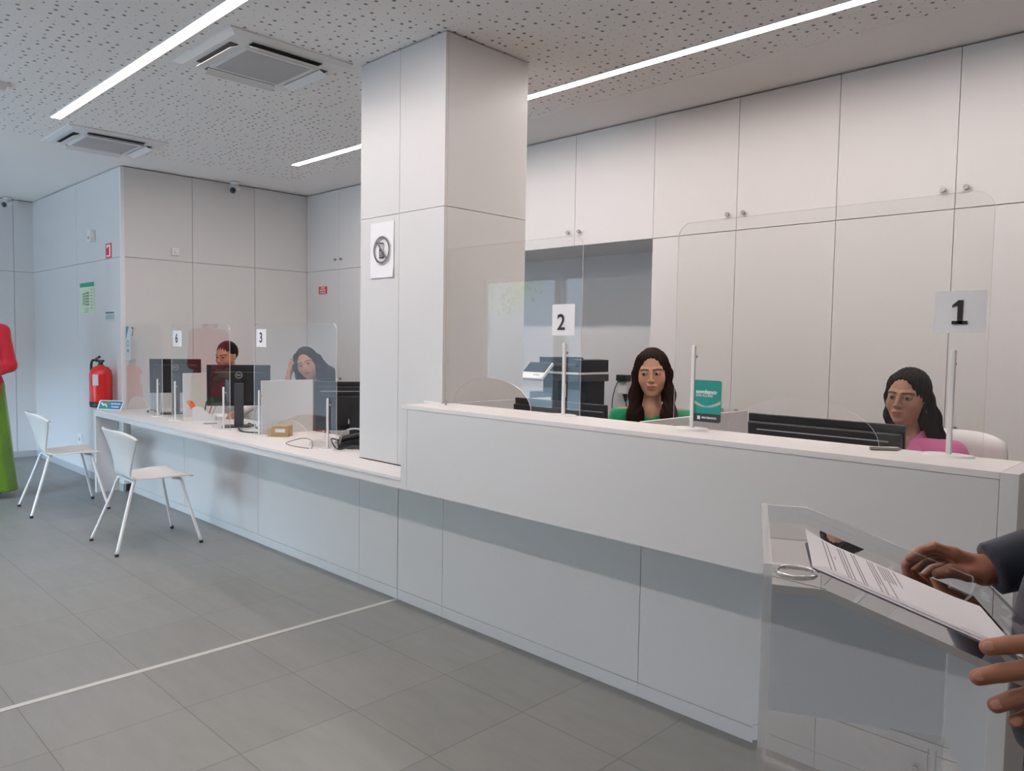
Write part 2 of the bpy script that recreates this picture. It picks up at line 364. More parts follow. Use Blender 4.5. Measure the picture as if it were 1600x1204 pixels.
# ------------------------------------------------------------------ column
bm = bmesh.new(); g = .0015; d = .018
box(bm, (CX0+d, CY0+d, ZL+.002), (CX1-d, CY1-.001, ZC), 1); box(bm, (CX0+d, YP+.12, 0), (CX1-d, CY1-.001, ZL), 1)
zj = 2.085
for z0, z1 in ((ZL+.005, zj-g), (zj+g, TOP)):
    box(bm, (CX0, CY0, z0), (-3.283-g, CY0+d, z1)); box(bm, (-3.283+g, CY0, z0), (CX1-.001, CY0+d, z1))
    box(bm, (CX1-d, CY0+d+.001, z0), (CX1, CY1, z1)); box(bm, (CX0, CY0+d, z0), (CX0+d, CY1, z1)); box(bm, (CX0+d, CY1-.0005, z0), (CX1-d, CY1+.01, z1))
structure(bm_obj('wall_column', bm, [M_panel, M_gap]))

# ------------------------------------------------------------------ back cabinets
def knob(x, z, par):
    bm = bmesh.new(); cyl(bm, (x, 0, z), (x, -.014, z), .006); cyl(bm, (x, -.014, z), (x, -.026, z), .013, .013, 20); bm_obj('knob', bm, M_steel, par)
def cabinet(x0, x1, xm, z0, z1, label, kz, name='tall_cabinet', group='cabinet wall behind the counters', depth=.6):
    t = empty(name, label, 'cabinet', (0, YB, 0), 0, group)
    bm = bmesh.new(); box(bm, (x0+.001, .030, z0), (x1-.001, depth, z1)); box(bm, (x0+.002, .0215, z0+.004), (x1-.002, .0298, z1-.002), 1); bm_obj('body', bm, [M_panel, M_gap], t)
    for a, b, kx in ((x0, xm, xm-.052), (xm, x1, xm+.052)):
        bm = bmesh.new(); box(bm, (a+.0015, 0, z0+.002), (b-.0015, .02, z1-.002), 0, .0008)
        dr = bm_obj('door', bm, M_panel, t)
        if kz: knob(kx, kz, dr)
UP = [(-7.342, -6.13, -6.727, 'upper cabinet pair in the far corner, left of the column'), (-6.13, -4.98, -5.56, 'upper cabinet pair hidden mostly behind the column'),
      (-4.98, -4.33, -4.66, 'narrow upper cabinet pair behind the column'), (-4.33, -2.955, -3.635, 'upper cabinet pair above the grey niche'),
      (-2.955, -1.744, -2.349, 'upper cabinet pair next right of the niche'), (-1.744, -.556, -1.151, 'second upper cabinet pair right of the niche, above the woman in pink'),
      (-.556, .65, .05, 'rightmost upper cabinet pair, cut by the picture edge')]
for x0, x1, xm, lab in UP: cabinet(x0, x1, xm, ZM, TOP, lab, 2.225, 'upper_cabinet')
LOWC = [(-7.342, -6.13, -6.727, 'lower tall cabinet pair carrying the small red notice'), (-6.13, -5.1, -5.6, 'lower tall cabinet pair hidden mostly behind the column'),
        (-2.955, -1.744, -2.349, 'lower tall cabinet pair behind the woman in green'), (-1.744, -.556, -1.151, 'lower tall cabinet pair behind the woman in pink'),
        (-.556, .65, .05, 'rightmost lower tall cabinet pair')]
for x0, x1, xm, lab in LOWC: cabinet(x0, x1, xm, .08, ZM, lab, 1.02)
bm = bmesh.new(); box(bm, (-7.342, YB+.03, 0), (.65, YB+.05, .08)); structure(bm_obj('baseboard_back', bm, M_grey))
# niche lining
bm = bmesh.new(); box(bm, (-5.1, YB+.6, 0), (-2.955, YB+.618, ZM)); structure(bm_obj('wall_niche', bm, mat('niche_paint', (.66, .655, .665), .6)))
bm = bmesh.new(); box(bm, (.66, YB, 0), (XR, YB+.6, ZC)); structure(bm_obj('wall_corner', bm, M_panel))

# ------------------------------------------------------------------ counters
t = empty('low_counter', 'long low white counter with seats in front, left of the column', 'counter', (0, 0, 0))
bm = bmesh.new(); c0 = CX0-.004; yc = CY0-.004
top = [(-7.51, YFR), (-2.98, YFR), (-2.98, yc), (c0, yc), (c0, 2.95), (XL+.004, 2.95), (XL+.004, YL-.004), (-7.51, YL-.004)]
flat_prism(bm, top, ZL-.016, ZL); bm_obj('worktop', bm, M_ctop, t)
bm = bmesh.new(); flat_prism(bm, [(-7.505, YFR+.003), (-2.98, YFR+.003), (-2.98, YFR+.06), (-7.505, YFR+.06)], .695, ZL-.018); bm_obj('apron', bm, M_panel, t)
bm = bmesh.new(); box(bm, (-7.505, YFR+.004, 0), (-7.46, YL-.006, .694)); bm_obj('end_panel', bm, M_panel, t)
bm = bmesh.new(); box(bm, (-7.33, YP+.02, 0), (-3.333, YP+.1, .73), 1)
js = [-7.33, -6.15, -4.92, -3.70, -3.334]
for a, b in zip(js, js[1:]): box(bm, (a+.0015, YP, .058), (b-.0015, YP+.02, .73)); box(bm, (a+.0008, YP, 0), (b-.0008, YP+.02, .055))
bm_obj('base_panel', bm, [M_panel, M_gap], t)
t = empty('high_counter', 'raised white reception counter with overhanging front, right of the column', 'counter', (0, 0, 0)); XE = -.426
bm = bmesh.new(); flat_prism(bm, [(-2.977, YFR), (-.469, YFR), (-.469, 2.545), (CX1+.004, 2.545), (CX1+.004, yc), (-2.977, yc)], ZH-.018, ZH); bm_obj('worktop', bm, M_ctop, t)
bm = bmesh.new(); box(bm, (-2.93, YFR+.001, .696), (-.470, YFR+.03, ZH-.0195)); box(bm, (-2.977, YFR, .696), (-2.9305, YFR+.03, ZH-.019)); bm_obj('front_panel', bm, M_panel, t)
bm = bmesh.new(); box(bm, (-2.977, YFR+.03, .696), (-.47, YP+.1, .712)); bm_obj('soffit', bm, M_panel, t)
bm = bmesh.new(); box(bm, (-2.905, 2.525, .712), (-.47, 2.543, ZH-.019)); bm_obj('rear_panel', bm, M_panel, t)
bm = bmesh.new(); box(bm, (-.4685, YFR, 0), (XE, 3.35, ZH), 0, .001); bm_obj('end_panel', bm, M_panel, t)
bm = bmesh.new(); box(bm, (-3.331, YP+.02, 0), (-.47, YP+.1, .695), 1)
js = [-3.331, -2.955, -1.738, -.470]
for a, b in zip(js, js[1:]): box(bm, (a+.0015, YP, .058), (b-.0015, YP+.02, .695)); box(bm, (a+.0008, YP, 0), (b-.0008, YP+.02, .055))
bm_obj('base_panel', bm, [M_panel, M_gap], t)
t = empty('reception_desk', 'white desk top behind the raised counter, below the monitors', 'desk', (0, 0, 0)); bm = bmesh.new(); box(bm, (-2.873, 2.625, .72), (-.47, 3.12, .745)); bm_obj('desk_top', bm, M_ctop, t)
bm = bmesh.new(); box(bm, (-2.873, 2.626, .40), (-.47, 2.64, .719)); bm_obj('modesty_panel', bm, M_panel, t)
bm = bmesh.new()
def divider(x, y0, y1, z0, z1, label, th=.018, name='desk_divider'):
    bm = bmesh.new(); box(bm, (x-th, y0, z0), (x, y1, z1), 0, .001); return tag(bm_obj(name, bm, M_panel), label, 'divider', 'white desk dividers')
divider(-1.76, 2.548, 3.42, .746, ZH+.003, 'white desk divider between the women in green and pink')
divider(-2.875, 2.548, 3.25, .746, ZH+.003, 'white desk divider beside the column, behind screen 2')
divider(-4.91, 2.55, 2.945, ZL, 1.125, 'white upright board on the low counter behind screen 3')
divider(-6.34, 2.60, 2.945, ZL, 1.118, 'white upright board on the low counter behind screen 6')

# ------------------------------------------------------------------ acrylic screens
def screen(xc, yc_, z, label):
    t = empty('acrylic_screen', label, 'screen', (xc, yc_, z), 0, 'clear protective screens on the counters'); h = .515
    out = rrect(-h, .004, h, .765, .055, 6, False)[:-2]; a = -.26+.0; aw = .262
    out += [(-h, .004)]
    for k in range(0, 25):
        th = math.pi-math.pi*k/24; out.append((-.03+aw*math.cos(th), .004+.138*math.sin(th)))
    out += [(h, .004)]
    bm = bmesh.new(); prism(bm, out, .004, None, 0, 1); bm_obj('pane', bm, [M_acr, M_acre], t)
    for sx_ in (-1, 1):
        bm = bmesh.new(); x = sx_*.43; box(bm, (x-.0075, -.012, .004), (x+.0075, -.001, .312), 0, .003); p = bm_obj('post', bm, M_metalw, t)
        bm = bmesh.new(); bmesh.ops.create_cone(bm, cap_ends=True, segments=28, radius1=.07, radius2=.066, depth=.006, matrix=Matrix.Translation((x, -.008, .003)) @ Matrix.Diagonal((1, .62, 1, 1))); bm_obj('foot_plate', bm, M_metalw, t)
        bm = bmesh.new(); cyl(bm, (x, .004, .27), (x, .012, .27), .006); bm_obj('screw', bm, M_steel, p)
SCR = [(-1.078, 2.503, ZH, 'clear screen on the high counter in front of the woman in pink'), (-2.568, 2.503, ZH, 'clear screen on the high counter beside the column, in front of the copier'),
       (-4.452, 2.52, ZL, 'clear screen on the low counter in front of the woman resting her head, marked 3'), (-5.755, 2.475, ZL, 'clear screen on the low counter in front of the man, marked 6'),
       (-7.00, 2.485, ZL, 'clear screen at the far left end of the low counter')]
for a in SCR: screen(*a)
# ------------------------------------------------------------------ lettered sheets on the screens and walls
def rings(bm, c, r0, r1, seg=40, sx_=1.0, y=0, mi=0):
    a = [bm.verts.new((c[0]+r0*sx_*math.cos(2*math.pi*k/seg), y, c[1]+r0*math.sin(2*math.pi*k/seg))) for k in range(seg)]
    b = [bm.verts.new((c[0]+r1*sx_*math.cos(2*math.pi*k/seg), y, c[1]+r1*math.sin(2*math.pi*k/seg))) for k in range(seg)]
    for k in range(seg): bm.faces.new((a[k], a[(k+1) % seg], b[(k+1) % seg], b[k])).material_index = mi
def solidify(o, th=.0006):
    for p_ in o.data.polygons: p_.use_smooth = False
    md = o.modifiers.new('thickness', 'SOLIDIFY'); md.thickness = th; md.offset = 0
def sheet(bm, x0, x1, z0, z1, fn=lambda u, v: 0., n=10, y=0, mi=0, flip=False):
    vs = [[bm.verts.new((x0+(x1-x0)*i/n, y+fn(i/n, j/n), z0+(z1-z0)*j/n)) for j in range(n+1)] for i in range(n+1)]
    for i in range(n):
        for j in range(n):
            f = bm.faces.new((vs[i][j], vs[i+1][j], vs[i+1][j+1], vs[i][j+1])); f.smooth = True; f.material_index = mi
def number_sheet(x0, x1, z0, z1, y, num, size, label, tx=.5, tz=.5, sx_=1.0):
    t = empty('number_sheet', label, 'paper sign', ((x0+x1)/2, y-.0022, (z0+z1)/2), 0, 'counter numbers taped to the screens'); w = (x1-x0)/2; h = (z1-z0)/2
    bm = bmesh.new(); sheet(bm, -w, w, -h, h, lambda u, v: -.001*math.sin(u*3.1), 6); o = bm_obj('paper', bm, M_paper, t); solidify(o, .0004)
    if num == '1':
        bm = bmesh.new(); box(bm, (-.006, -.0035, -.034), (.008, -.0026, .034)); box(bm, (-.020, -.0035, -.036), (.021, -.0026, -.026)); prism(bm, [(-.020, .020), (-.020, .012), (-.004, .020), (-.004, .034)], .0009, Matrix.Translation((0, -.0035, 0))); o = bm_obj('number', bm, M_ink, t); o.scale = (size/.095,)*3; return
    letters('number', num, size, M_ink, t, ((tx-.5)*2*w, -.0028, (tz-.5)*2*h), bold=.0012, sx=sx_)
number_sheet(-.705, -.570, 1.468, 1.59, 2.503, '1', .095, 'white paper sheet with a big black 1 taped to the nearest screen')
number_sheet(-2.215, -2.088, 1.452, 1.585, 2.503, '2', .095, 'white paper sheet with a black 2 taped to the screen by the column', .42, .4)
number_sheet(-4.925, -4.79, 1.358, 1.478, 2.52, '3', .095, 'white paper sheet with a black 3 taped to a low counter screen')
number_sheet(-6.225, -6.06, 1.34, 1.465, 2.475, '6', .1, 'white paper sheet with a black 6 taped to the low screen before the man', .45, .5)
t = empty('notice_sheet', 'narrow pale notice with teal corner and a 7 taped to the farthest screen', 'paper sign', (-7.2, 2.482, 1.36))
bm = bmesh.new(); sheet(bm, -.1, .02, -.16, .145, n=4); solidify(bm_obj('paper', bm, mat('grey_blue_paper', (.62, .66, .68), .7), t), .0004)
bm = bmesh.new(); f = bm.faces.new([bm.verts.new(p) for p in ((-.095, -.001, .14), (-.095, -.001, .02), (-.02, -.001, .14))]); bm_obj('teal_triangle', bm, mat('teal_print', (.10, .26, .27), .6), t)
bm = bmesh.new(); rings(bm, (-.045, -.01), .018, .030, y=-.001); box(bm, (-.07, -.0012, -.09), (-.02, -.0008, -.06)); bm_obj('printed_marks', bm, mat('slate_print', (.22, .30, .34), .6), t)
letters('number', '7', .11, M_inkg, t, (.065, -.001, .09), bold=.001)
# no phones sheet on the column
t = empty('notice_sheet', 'white paper with a crossed out mobile phone taped to the column', 'paper sign', (-3.43, CY0-.003, 1.905))
bm = bmesh.new(); sheet(bm, -.105, .105, -.15, .148, lambda u, v: -.004*math.sin(u*6+v*2)*(1-v)-.012*max(0, .25-v)*max(0, u-.3)*4, 14)
solidify(bm_obj('paper', bm, M_paper, t), .0005)
bm = bmesh.new(); rings(bm, (.005, -.002), .062, .074, 48, 1.0, -.0075)
bar = Matrix.Translation((.005, -.0075, -.002)) @ Matrix.Rotation(R(45), 4, 'Y'); box(bm, (-.066, -.0003, -.005), (.066, .0003, .005), 0, 0, bar); bm_obj('prohibition_ring', bm, M_inkg, t)
bm = bmesh.new(); x0, z0 = -.015, -.045
for a, b in (((-.001, .098), (.003, .075)), ((-.001, .075), (.038, .082)), ((.034, .042), (.038, .080))): box(bm, (x0+a[0], -.0078, z0+a[1]), (x0+b[0], -.0072, z0+b[1]))
f = bm.faces.new([bm.verts.new((x0+x, -.0078, z0+z)) for x, z in ((0, 0), (.038, 0), (.038, .022), (0, .055))]); bm_obj('phone_symbol', bm, M_ink, t)
bm = bmesh.new()
for k in range(3):
    box(bm, (x0+.003, -.0083, z0+.009+.011*k), (x0+.034-.006*k, -.0079, z0+.0115+.011*k))
for k in range(2): box(bm, (x0+.011+.011*k, -.0083, z0+.002), (x0+.0125+.011*k, -.0079, z0+.034-.008*k))
bm_obj('phone_keys', bm, M_paper, t)
def wall_card(name, x0, x1, z0, z1, y, m_, label, cat, th=.004):
    t = empty(name, label, cat, ((x0+x1)/2, y, (z0+z1)/2)); w = (x1-x0)/2; h = (z1-z0)/2
    bm = bmesh.new(); box(bm, (-w, -th, -h), (w, -.0002, h)); bm_obj('board', bm, m_, t); return t, w, h
t, w, h = wall_card('red_notice', -7.10, -6.945, 1.885, 1.962, YB, M_redp, 'small red notice with three pale text lines on the back cabinet', 'sign')
for k, (s, tx) in enumerate(((.95, 'ACESSO'), (.7, 'RESERVADO'), (.95, 'AO PESSOAL'))): 
    letters('text_line', tx, .022, M_paper, t, (0, -.0045, .024-.024*k), sx=.9, bold=.0004)
t, w, h = wall_card('extinguisher_sign', -7.735, -7.585, 2.13, 2.265, YL, M_redp, 'small red framed extinguisher sign high on the left wall', 'sign')
bm = bmesh.new(); box(bm, (-w*.68, -.005, -h*.8), (w*.68, -.0041, h*.8)); bm_obj('white_field', bm, M_paper, t)
bm = bmesh.new(); cyl(bm, (0, -.006, -h*.6), (0, -.006, h*.3), .016); box(bm, (-.02, -.007, h*.3), (.022, -.0052, h*.5)); bm_obj('pictogram', bm, M_redp, t)
t, w, h = wall_card('evacuation_plan', -8.49, -8.07, 1.625, 1.93, YL, mat('pale_green_board', (.62, .74, .52), .5), 'pale green evacuation plan with a dark green header on the left wall', 'sign', .006)
bm = bmesh.new(); box(bm, (-w, -.008, h-.04), (w, -.0061, h)); bm_obj('header_band', bm, M_green, t)
bm = bmesh.new()
random.seed(3)
for a, b, c, d in ((-.12, -.06, -.06, .06), (-.05, .06, -.07, .07), (-.14, -.13, -.08, .05)):
    for k in range(5): box(bm, (a, -.0068, c+(d-c)*k/5), (b, -.0061, c+(d-c)*(k+.7)/5))
for k in range(7): box(bm, (.10+.012*(k % 2), -.0068, .08-.03*k), (.17, -.0061, .086-.03*k))
for k in range(3): box(bm, (-.08, -.0068, -.10-.018*k), (.04, -.0061, -.095-.018*k))
bm_obj('plan_drawing', bm, mat('grey_green_ink', (.20, .27, .19), .6), t)
t, w, h = wall_card('door_hours_sticker', -7.765, -7.53, 1.545, 1.64, YL, mat('pale_sticker', (.60, .66, .68), .6), 'small pale sticker with blue bar and dark symbols on the left wall', 'sign', .002)
bm = bmesh.new(); box(bm, (-w, -.0028, h-.02), (w*.9, -.0021, h-.004)); bm_obj('blue_bar', bm, mat('blue_print', (.06, .16, .24), .6), t)
bm = bmesh.new()
for k in range(5): rings(bm, (-w*.8+w*.4*k, -.005), .012, .020, 12, 1.0, -.0025)
bm_obj('symbols', bm, mat('dark_green_ink', (.12, .2, .16), .6), t)
def wall_box(name, lo, hi, m_, label, cat, bev=.004, extra=None):
    t = empty(name, label, cat, (((lo[0]+hi[0])/2), ((lo[1]+hi[1])/2), (lo[2]+hi[2])/2)); c = Vector(t.location)
    bm = bmesh.new(); box(bm, Vector(lo)-c, Vector(hi)-c, 0, bev); bm_obj('housing', bm, m_, t); return t
t = wall_box('motion_detector', (-8.13, YL-.045, 2.31), (-8.03, YL-.001, 2.42), M_white, 'small white motion detector box high on the left wall', 'detector')
bm = bmesh.new(); ball(bm, (0, -.02, -.02), (.022, .012, .018)); bm_obj('lens', bm, M_grey, t)
t = wall_box('wall_sensor', (XL+.001, 2.905, 2.175), (XL+.02, 2.975, 2.245), M_white, 'square white sensor plate on the block wall above the screens', 'detector')
bm = bmesh.new(); cyl(bm, (.008, 0, 0), (.016, 0, 0), .018, .012); bm_obj('cap', bm, M_white, t)
t = wall_box('power_socket', (-8.62, YL-.012, .30), (-8.50, YL-.001, .42), M_white, 'white wall socket low on the left wall behind the chair', 'socket', .002)
bm = bmesh.new(); cyl(bm, (0, -.006, 0), (0, -.009, 0), .02); bm_obj('outlet', bm, M_grey, t)

# fire extinguisher hanging on the left wall
t = empty('fire_extinguisher', 'red fire extinguisher with black hose hanging on the left wall', 'fire extinguisher', (-7.56, YL-.115, .766))
bm = bmesh.new(); prof = [(.0, .0), (.085, .0), (.09, .012), (.09, .02)]
def lathe(bm, prof, seg=32, mi=0, c=(0, 0, 0)):
    rs = []
    for r, z in prof: rs.append([bm.verts.new((c[0]+r*math.cos(2*math.pi*k/seg), c[1]+r*math.sin(2*math.pi*k/seg), c[2]+z)) for k in range(seg)] if r > 1e-6 else [bm.verts.new((c[0], c[1], c[2]+z))])
    for a, b in zip(rs, rs[1:]):
        for k in range(seg):
            q = [a[k % len(a)], a[(k+1) % len(a)], b[(k+1) % len(b)], b[k % len(b)]]
            q = list(dict.fromkeys(q))
            if len(q) > 2: f = bm.faces.new(q); f.smooth = True; f.material_index = mi
    bmesh.ops.recalc_face_normals(bm, faces=bm.faces[:])
lathe(bm, [(0, .02), (.092, .02), (.094, .03), (.094, .29), (.088, .33), (.065, .36), (.03, .375), (.025, .385), (0, .385)]); bm_obj('cylinder', bm, M_red, t)
bm = bmesh.new(); lathe(bm, [(0, 0), (.088, 0), (.095, .01), (.096, .05), (.0, .05)]); bm_obj('base_ring', bm, M_black, t)
bm = bmesh.new(); cyl(bm, (0, 0, .385), (0, 0, .43), .02); box(bm, (-.015, -.01, .41), (.075, .01, .43), 0, .003); box(bm, (-.015, -.01, .44), (.085, .01, .458), 0, .003, Matrix.Rotation(R(-14), 4, 'Y')); h_ = bm_obj('valve_handle', bm, M_black, t)
bm = bmesh.new(); tube(bm, [(-.01, -.02, .42), (-.06, -.05, .42), (-.10, -.05, .34), (-.105, -.04, .2), (-.10, -.03, .10)], .011, 10); bm_obj('hose', bm, M_rubber, t)
bm = bmesh.new()
for k in range(7):
    for j in range(3): pass
vs = [[bm.verts.new((.0948*math.cos(a), .0948*math.sin(a), z)) for a in [R(-62+4*i) for i in range(9)]] for z in (.20, .30)]
for i in range(8): bm.faces.new((vs[0][i], vs[0][i+1], vs[1][i+1], vs[1][i]))
bm_obj('label_plate', bm, mat('label_paper', (.62, .58, .58), .6), t)

# teal bank card sign hung on the post between the screens
t = empty('brand_sign', 'teal card reading novobanco with black lower band, fixed beside a screen post', 'sign', (-1.450, 2.497, 1.2155)); w = .058; h = .0765
bm = bmesh.new(); prism(bm, [(x, z) for x, z in rrect(-w, -h, w, h, .009)], .003); bm_obj('board', bm, M_teal, t)
bm = bmesh.new(); o_ = [(x, z) for x, z in rrect(-w, -h, w, h, .009) if z < -.044]; o_ = [(w, -.046)]+[p for p in sorted([q for q in o_ if q[0] > 0], key=lambda q: -q[1])]+[p for p in sorted([q for q in o_ if q[0] <= 0], key=lambda q: q[1])]+[(-w, -.046)]
prism(bm, o_, .0006, Matrix.Translation((0, -.0007, 0))); bm_obj('black_band', bm, M_blackcard, t)
letters('brand_text', 'novobanco', .0215, M_paper, t, (-.0445, -.0008, .034), bold=.0006, align='LEFT', sx=.90)
letters('brand_text', 'DOS AÇORES', .0115, M_paper, t, (-.0445, -.0008, .020), bold=.0001, align='LEFT')
letters('brand_text', 'MULTIBANCO', .010, M_paper, t, (-.018, -.0012, -.061), bold=.0003, align='LEFT', sx=.95)
bm = bmesh.new(); box(bm, (-.036, -.0012, -.068), (-.024, -.0008, -.055)); bm_obj('emblem', bm, M_paper, t)
for k, (c_, a, b) in enumerate((((.55, .60, .10), .004, 0), ((.75, .45, .12), .0025, .3), ((.62, .35, .42), .003, .5), ((.12, .45, .62), -.002, .0))):
    bm = bmesh.new(); n = 20; up = []; dn = []
    for i in range(n+1):
        u = i/n; x = -w+2*w*u; zc = .0+(-.020*math.sin(u*3.0)+.004*(k-1.5)*(1-2*u)*.9); th = .0012+.0018*math.sin(u*3.14)
        up.append((x, zc+th)); dn.append((x, zc-th))
    ob_ = up+dn[::-1]; fv = [bm.verts.new((x, -.0008-.00005*k, z)) for x, z in ob_]
    for i in range(n): bm.faces.new((fv[i], fv[i+1], fv[2*n-i], fv[2*n+1-i]))
    bm_obj('coloured_wave', bm, mat('wave_ink', c_, .5), t)
# blue-green priority sign on the end of the low counter
t = empty('priority_sign', 'small slanted green and blue sign standing at the far end of the counter', 'sign', (-7.36, 2.36, ZL), R(32))
Mz = Matrix.Rotation(R(-14), 4, 'X'); w = .135
bm = bmesh.new(); pl = [(-w-.0, 0), (w-.02, 0), (w, .075), (w-.01, .088), (-w+.025, .088), (-w+.012, .078)]; prism(bm, pl, .004, Mz); bm_obj('board', bm, M_white, t)
bm = bmesh.new(); prism(bm, [(-w+.015, .008), (-.005, .008), (-.005, .081), (-w+.03, .081)], .0006, Mz @ Matrix.Translation((0, -.001, 0))); bm_obj('green_field', bm, mat('sign_green', (.01, .22, .17), .5), t)
bm = bmesh.new(); prism(bm, [(-.005, .008), (w-.03, .008), (w-.012, .081), (-.005, .081)], .0006, Mz @ Matrix.Translation((0, -.001, 0))); bm_obj('blue_field', bm, mat('sign_blue', (.01, .12, .28), .5), t)
bm = bmesh.new(); tube(bm, [(-.09, -.003, .062), (-.07, -.003, .042), (-.05, -.003, .050), (-.03, -.003, .024)], .007, 8); o = bm_obj('emblem', bm, M_white, t); o.matrix_local = Mz @ Matrix.Translation((0, -.001, 0))
for k, s in enumerate(('Atendimento', 'Prioritário')): o = letters('text_line', s, .024, M_white, t, (0, 0, 0), sx=.78, bold=.0006); o.matrix_local = Mz @ Matrix.Translation((.052, -.0022, .058-.028*k)) @ Matrix.Rotation(R(90), 4, 'X') @ Matrix.Diagonal((.78, 1, 1, 1))

# ------------------------------------------------------------------ monitors
def monitor(x, y, z0, zt, zb, w, rz, label, tilt=5, kind='slim', group='black monitors on the low counter'):
    t = empty('monitor', label, 'monitor', (x, y, z0), rz, group); h = zt-zb; Mt = Matrix.Translation((0, .03, (zt+zb)/2-z0)) @ Matrix.Rotation(R(tilt), 4, 'X')
    bm = bmesh.new(); box(bm, (-w/2, 0, -h/2), (w/2, .014, h/2), 0, .003, Mt)
    if kind == 'slim': box(bm, (-w*.42, -.014, -h*.42), (w*.42, .0, h*.34), 0, .006, Mt)
    else:
        box(bm, (-w/2+.006, -.022, -h/2+.005), (w/2-.006, 0, h/2-.03), 0, .006, Mt); box(bm, (-w*.36, -.034, -h/2+.03), (w*.36, -.02, h/2-.09), 0, .006, Mt)
    bd = bm_obj('housing', bm, M_black, t)
    bm = bmesh.new(); box(bm, (-w/2+.012, .0142, -h/2+.016), (w/2-.012, .0152, h/2-.012), 0, 0, Mt); bm_obj('display', bm, M_screen, t)
    bm = bmesh.new(); zc = (zt+zb)/2-z0
    box(bm, (-.034, -.01, .008), (.034, .006, zc+.02), 0, .004, Matrix.Translation((0, -.012, 0)) @ Matrix.Rotation(R(-4), 4, 'X')); bm_obj('stand', bm, M_dark if kind == 'slim' else M_black, t)
    bm = bmesh.new(); box(bm, (-.12, -.07, 0), (.12, .09, .010), 0, .004); bm_obj('base', bm, M_black, t)
    if kind == 'slim':
        bm = bmesh.new(); 
        a0 = len(bm.verts); rings(bm, (0, 0), .021, .025, 36); lg = bm_obj('logo_ring', bm, M_grey, t); lg.matrix_local = Mt @ Matrix.Translation((0, -.0152, h*.26))
        if True:
            o = letters('logo_letters', 'DELL', .013, M_grey, t, (0, 0, 0), bold=.0006); o.matrix_local = Mt @ Matrix.Translation((0, -.0155, h*.26)) @ Matrix.Rotation(R(90), 4, 'X')
    else:
        bm = bmesh.new(); box(bm, (-w*.42, -.0235, h/2-.062), (w*.42, -.0222, h/2-.058), 0, 0, Mt); bm_obj('vent_line', bm, M_grey, t)
        bm = bmesh.new(); box(bm, (-.035, -.0352, -h/2+.05), (.012, -.0345, -h/2+.08), 0, 0, Mt @ Matrix.Rotation(R(4), 4, 'Y')); bm_obj('sticker', bm, M_paper, t)
    return t
def face_cam(x, y): return math.atan2(x, -y)*1.0   # back of the housing (local -y) turned towards the customers' side
monitor(-6.70, 2.68, ZL, 1.225, .93, .41, R(66), 'black monitor with round logo, farther along the low counter, behind the notice screen')
monitor(-5.46, 2.65, ZL, 1.215, .905, .45, R(63), 'black monitor with round logo, between the camera and the seated man')
monitor(-4.22, 2.84, ZL, 1.145, .82, .52, R(57), 'older black monitor with white stickers beside the column', 6, 'old')
monitor(-2.50, 2.86, .745, 1.13, .80, .60, 0, 'black monitor top showing over the high counter, before the copier', 4, 'old', 'monitors behind the high counter')
monitor(-1.20, 2.90, .745, 1.147, .80, .60, 0, 'wide black monitor top showing over the high counter, beside the woman in pink', 4, 'old', 'monitors behind the high counter')

# ------------------------------------------------------------------ copier in front of the niche
t = empty('copier', 'black office copier with a white tilted control panel, in front of the niche', 'copier', (-3.61, 4.15, 0)); cw = .19
bm = bmesh.new(); box(bm, (-cw+.02, .03, .03), (cw-.03, .34, .96), 0, .006); box(bm, (-cw+.02, .03, .96), (-.02, .34, 1.15), 0, .004); box(bm, (-.02, .12, .96), (cw-.03, .34, 1.15), 0, .004); bm_obj('body', bm, M_black, t)
bm = bmesh.new(); box(bm, (-cw, .0, 1.145), (cw, .35, 1.195), 0, .006); bm_obj('scanner', bm, M_dark, t)
bm = bmesh.new(); box(bm, (-cw-.003, -.004, 1.197), (cw+.003, .353, 1.212), 0, .003); bm_obj('trim_strip', bm, M_white, t)
bm = bmesh.new(); prism(bm, [(-cw, 1.214), (cw, 1.214), (cw, 1.30), (.10, 1.305), (-.02, 1.285), (-.06, 1.315), (-cw, 1.315)], .33, Matrix.Translation((0, .01, 0))); bm_obj('document_feeder', bm, M_black, t)
bm = bmesh.new(); box(bm, (-.02, -.015, 1.255), (.17, .02, 1.275), 0, .004); bm_obj('feeder_tray', bm, M_dark, t)
bm = bmesh.new(); box(bm, (-cw-.07, -.02, .98), (-cw+.12, .26, 1.06), 0, .006); bm_obj('side_tray', bm, M_dark, t)
bm = bmesh.new(); box(bm, (.03, .02, 1.03), (.055, .03, 1.13), 0, .002); bm_obj('paper_guide', bm, M_white, t)
for k in range(3):
    bm = bmesh.new(); box(bm, (-cw+.025, .012, .12+.25*k), (cw-.035, .03, .35+.25*k), 0, .004); d = bm_obj('paper_drawer', bm, M_dark, t)
    bm = bmesh.new(); box(bm, (-.09, .0, .30+.25*k), (.05, .0115, .32+.25*k), 0, .003); bm_obj('handle', bm, M_grey, d)
Mp = Matrix.Translation((-.125, -.10, 1.215)) @ Matrix.Rotation(R(42), 4, 'X')
bm = bmesh.new(); box(bm, (-.115, -.085, -.014), (.115, .085, .01), 0, .005, Mp); cp = bm_obj('control_panel', bm, M_white, t)
bm = bmesh.new(); box(bm, (-.105, -.022, .0102), (.105, .08, .0115), 0, 0, Mp); bm_obj('touch_screen', bm, M_screen, cp)
bm = bmesh.new()
for k in range(3): box(bm, (.02+.02*k, -.052, .0102), (.032+.02*k, -.044, .0115), 0, 0, Mp)
bm_obj('button', bm, M_green, cp)
bm = bmesh.new(); box(bm, (-.16, -.07, 1.16), (-.09, .02, 1.19), 0, .004); bm_obj('panel_arm', bm, M_dark, t)
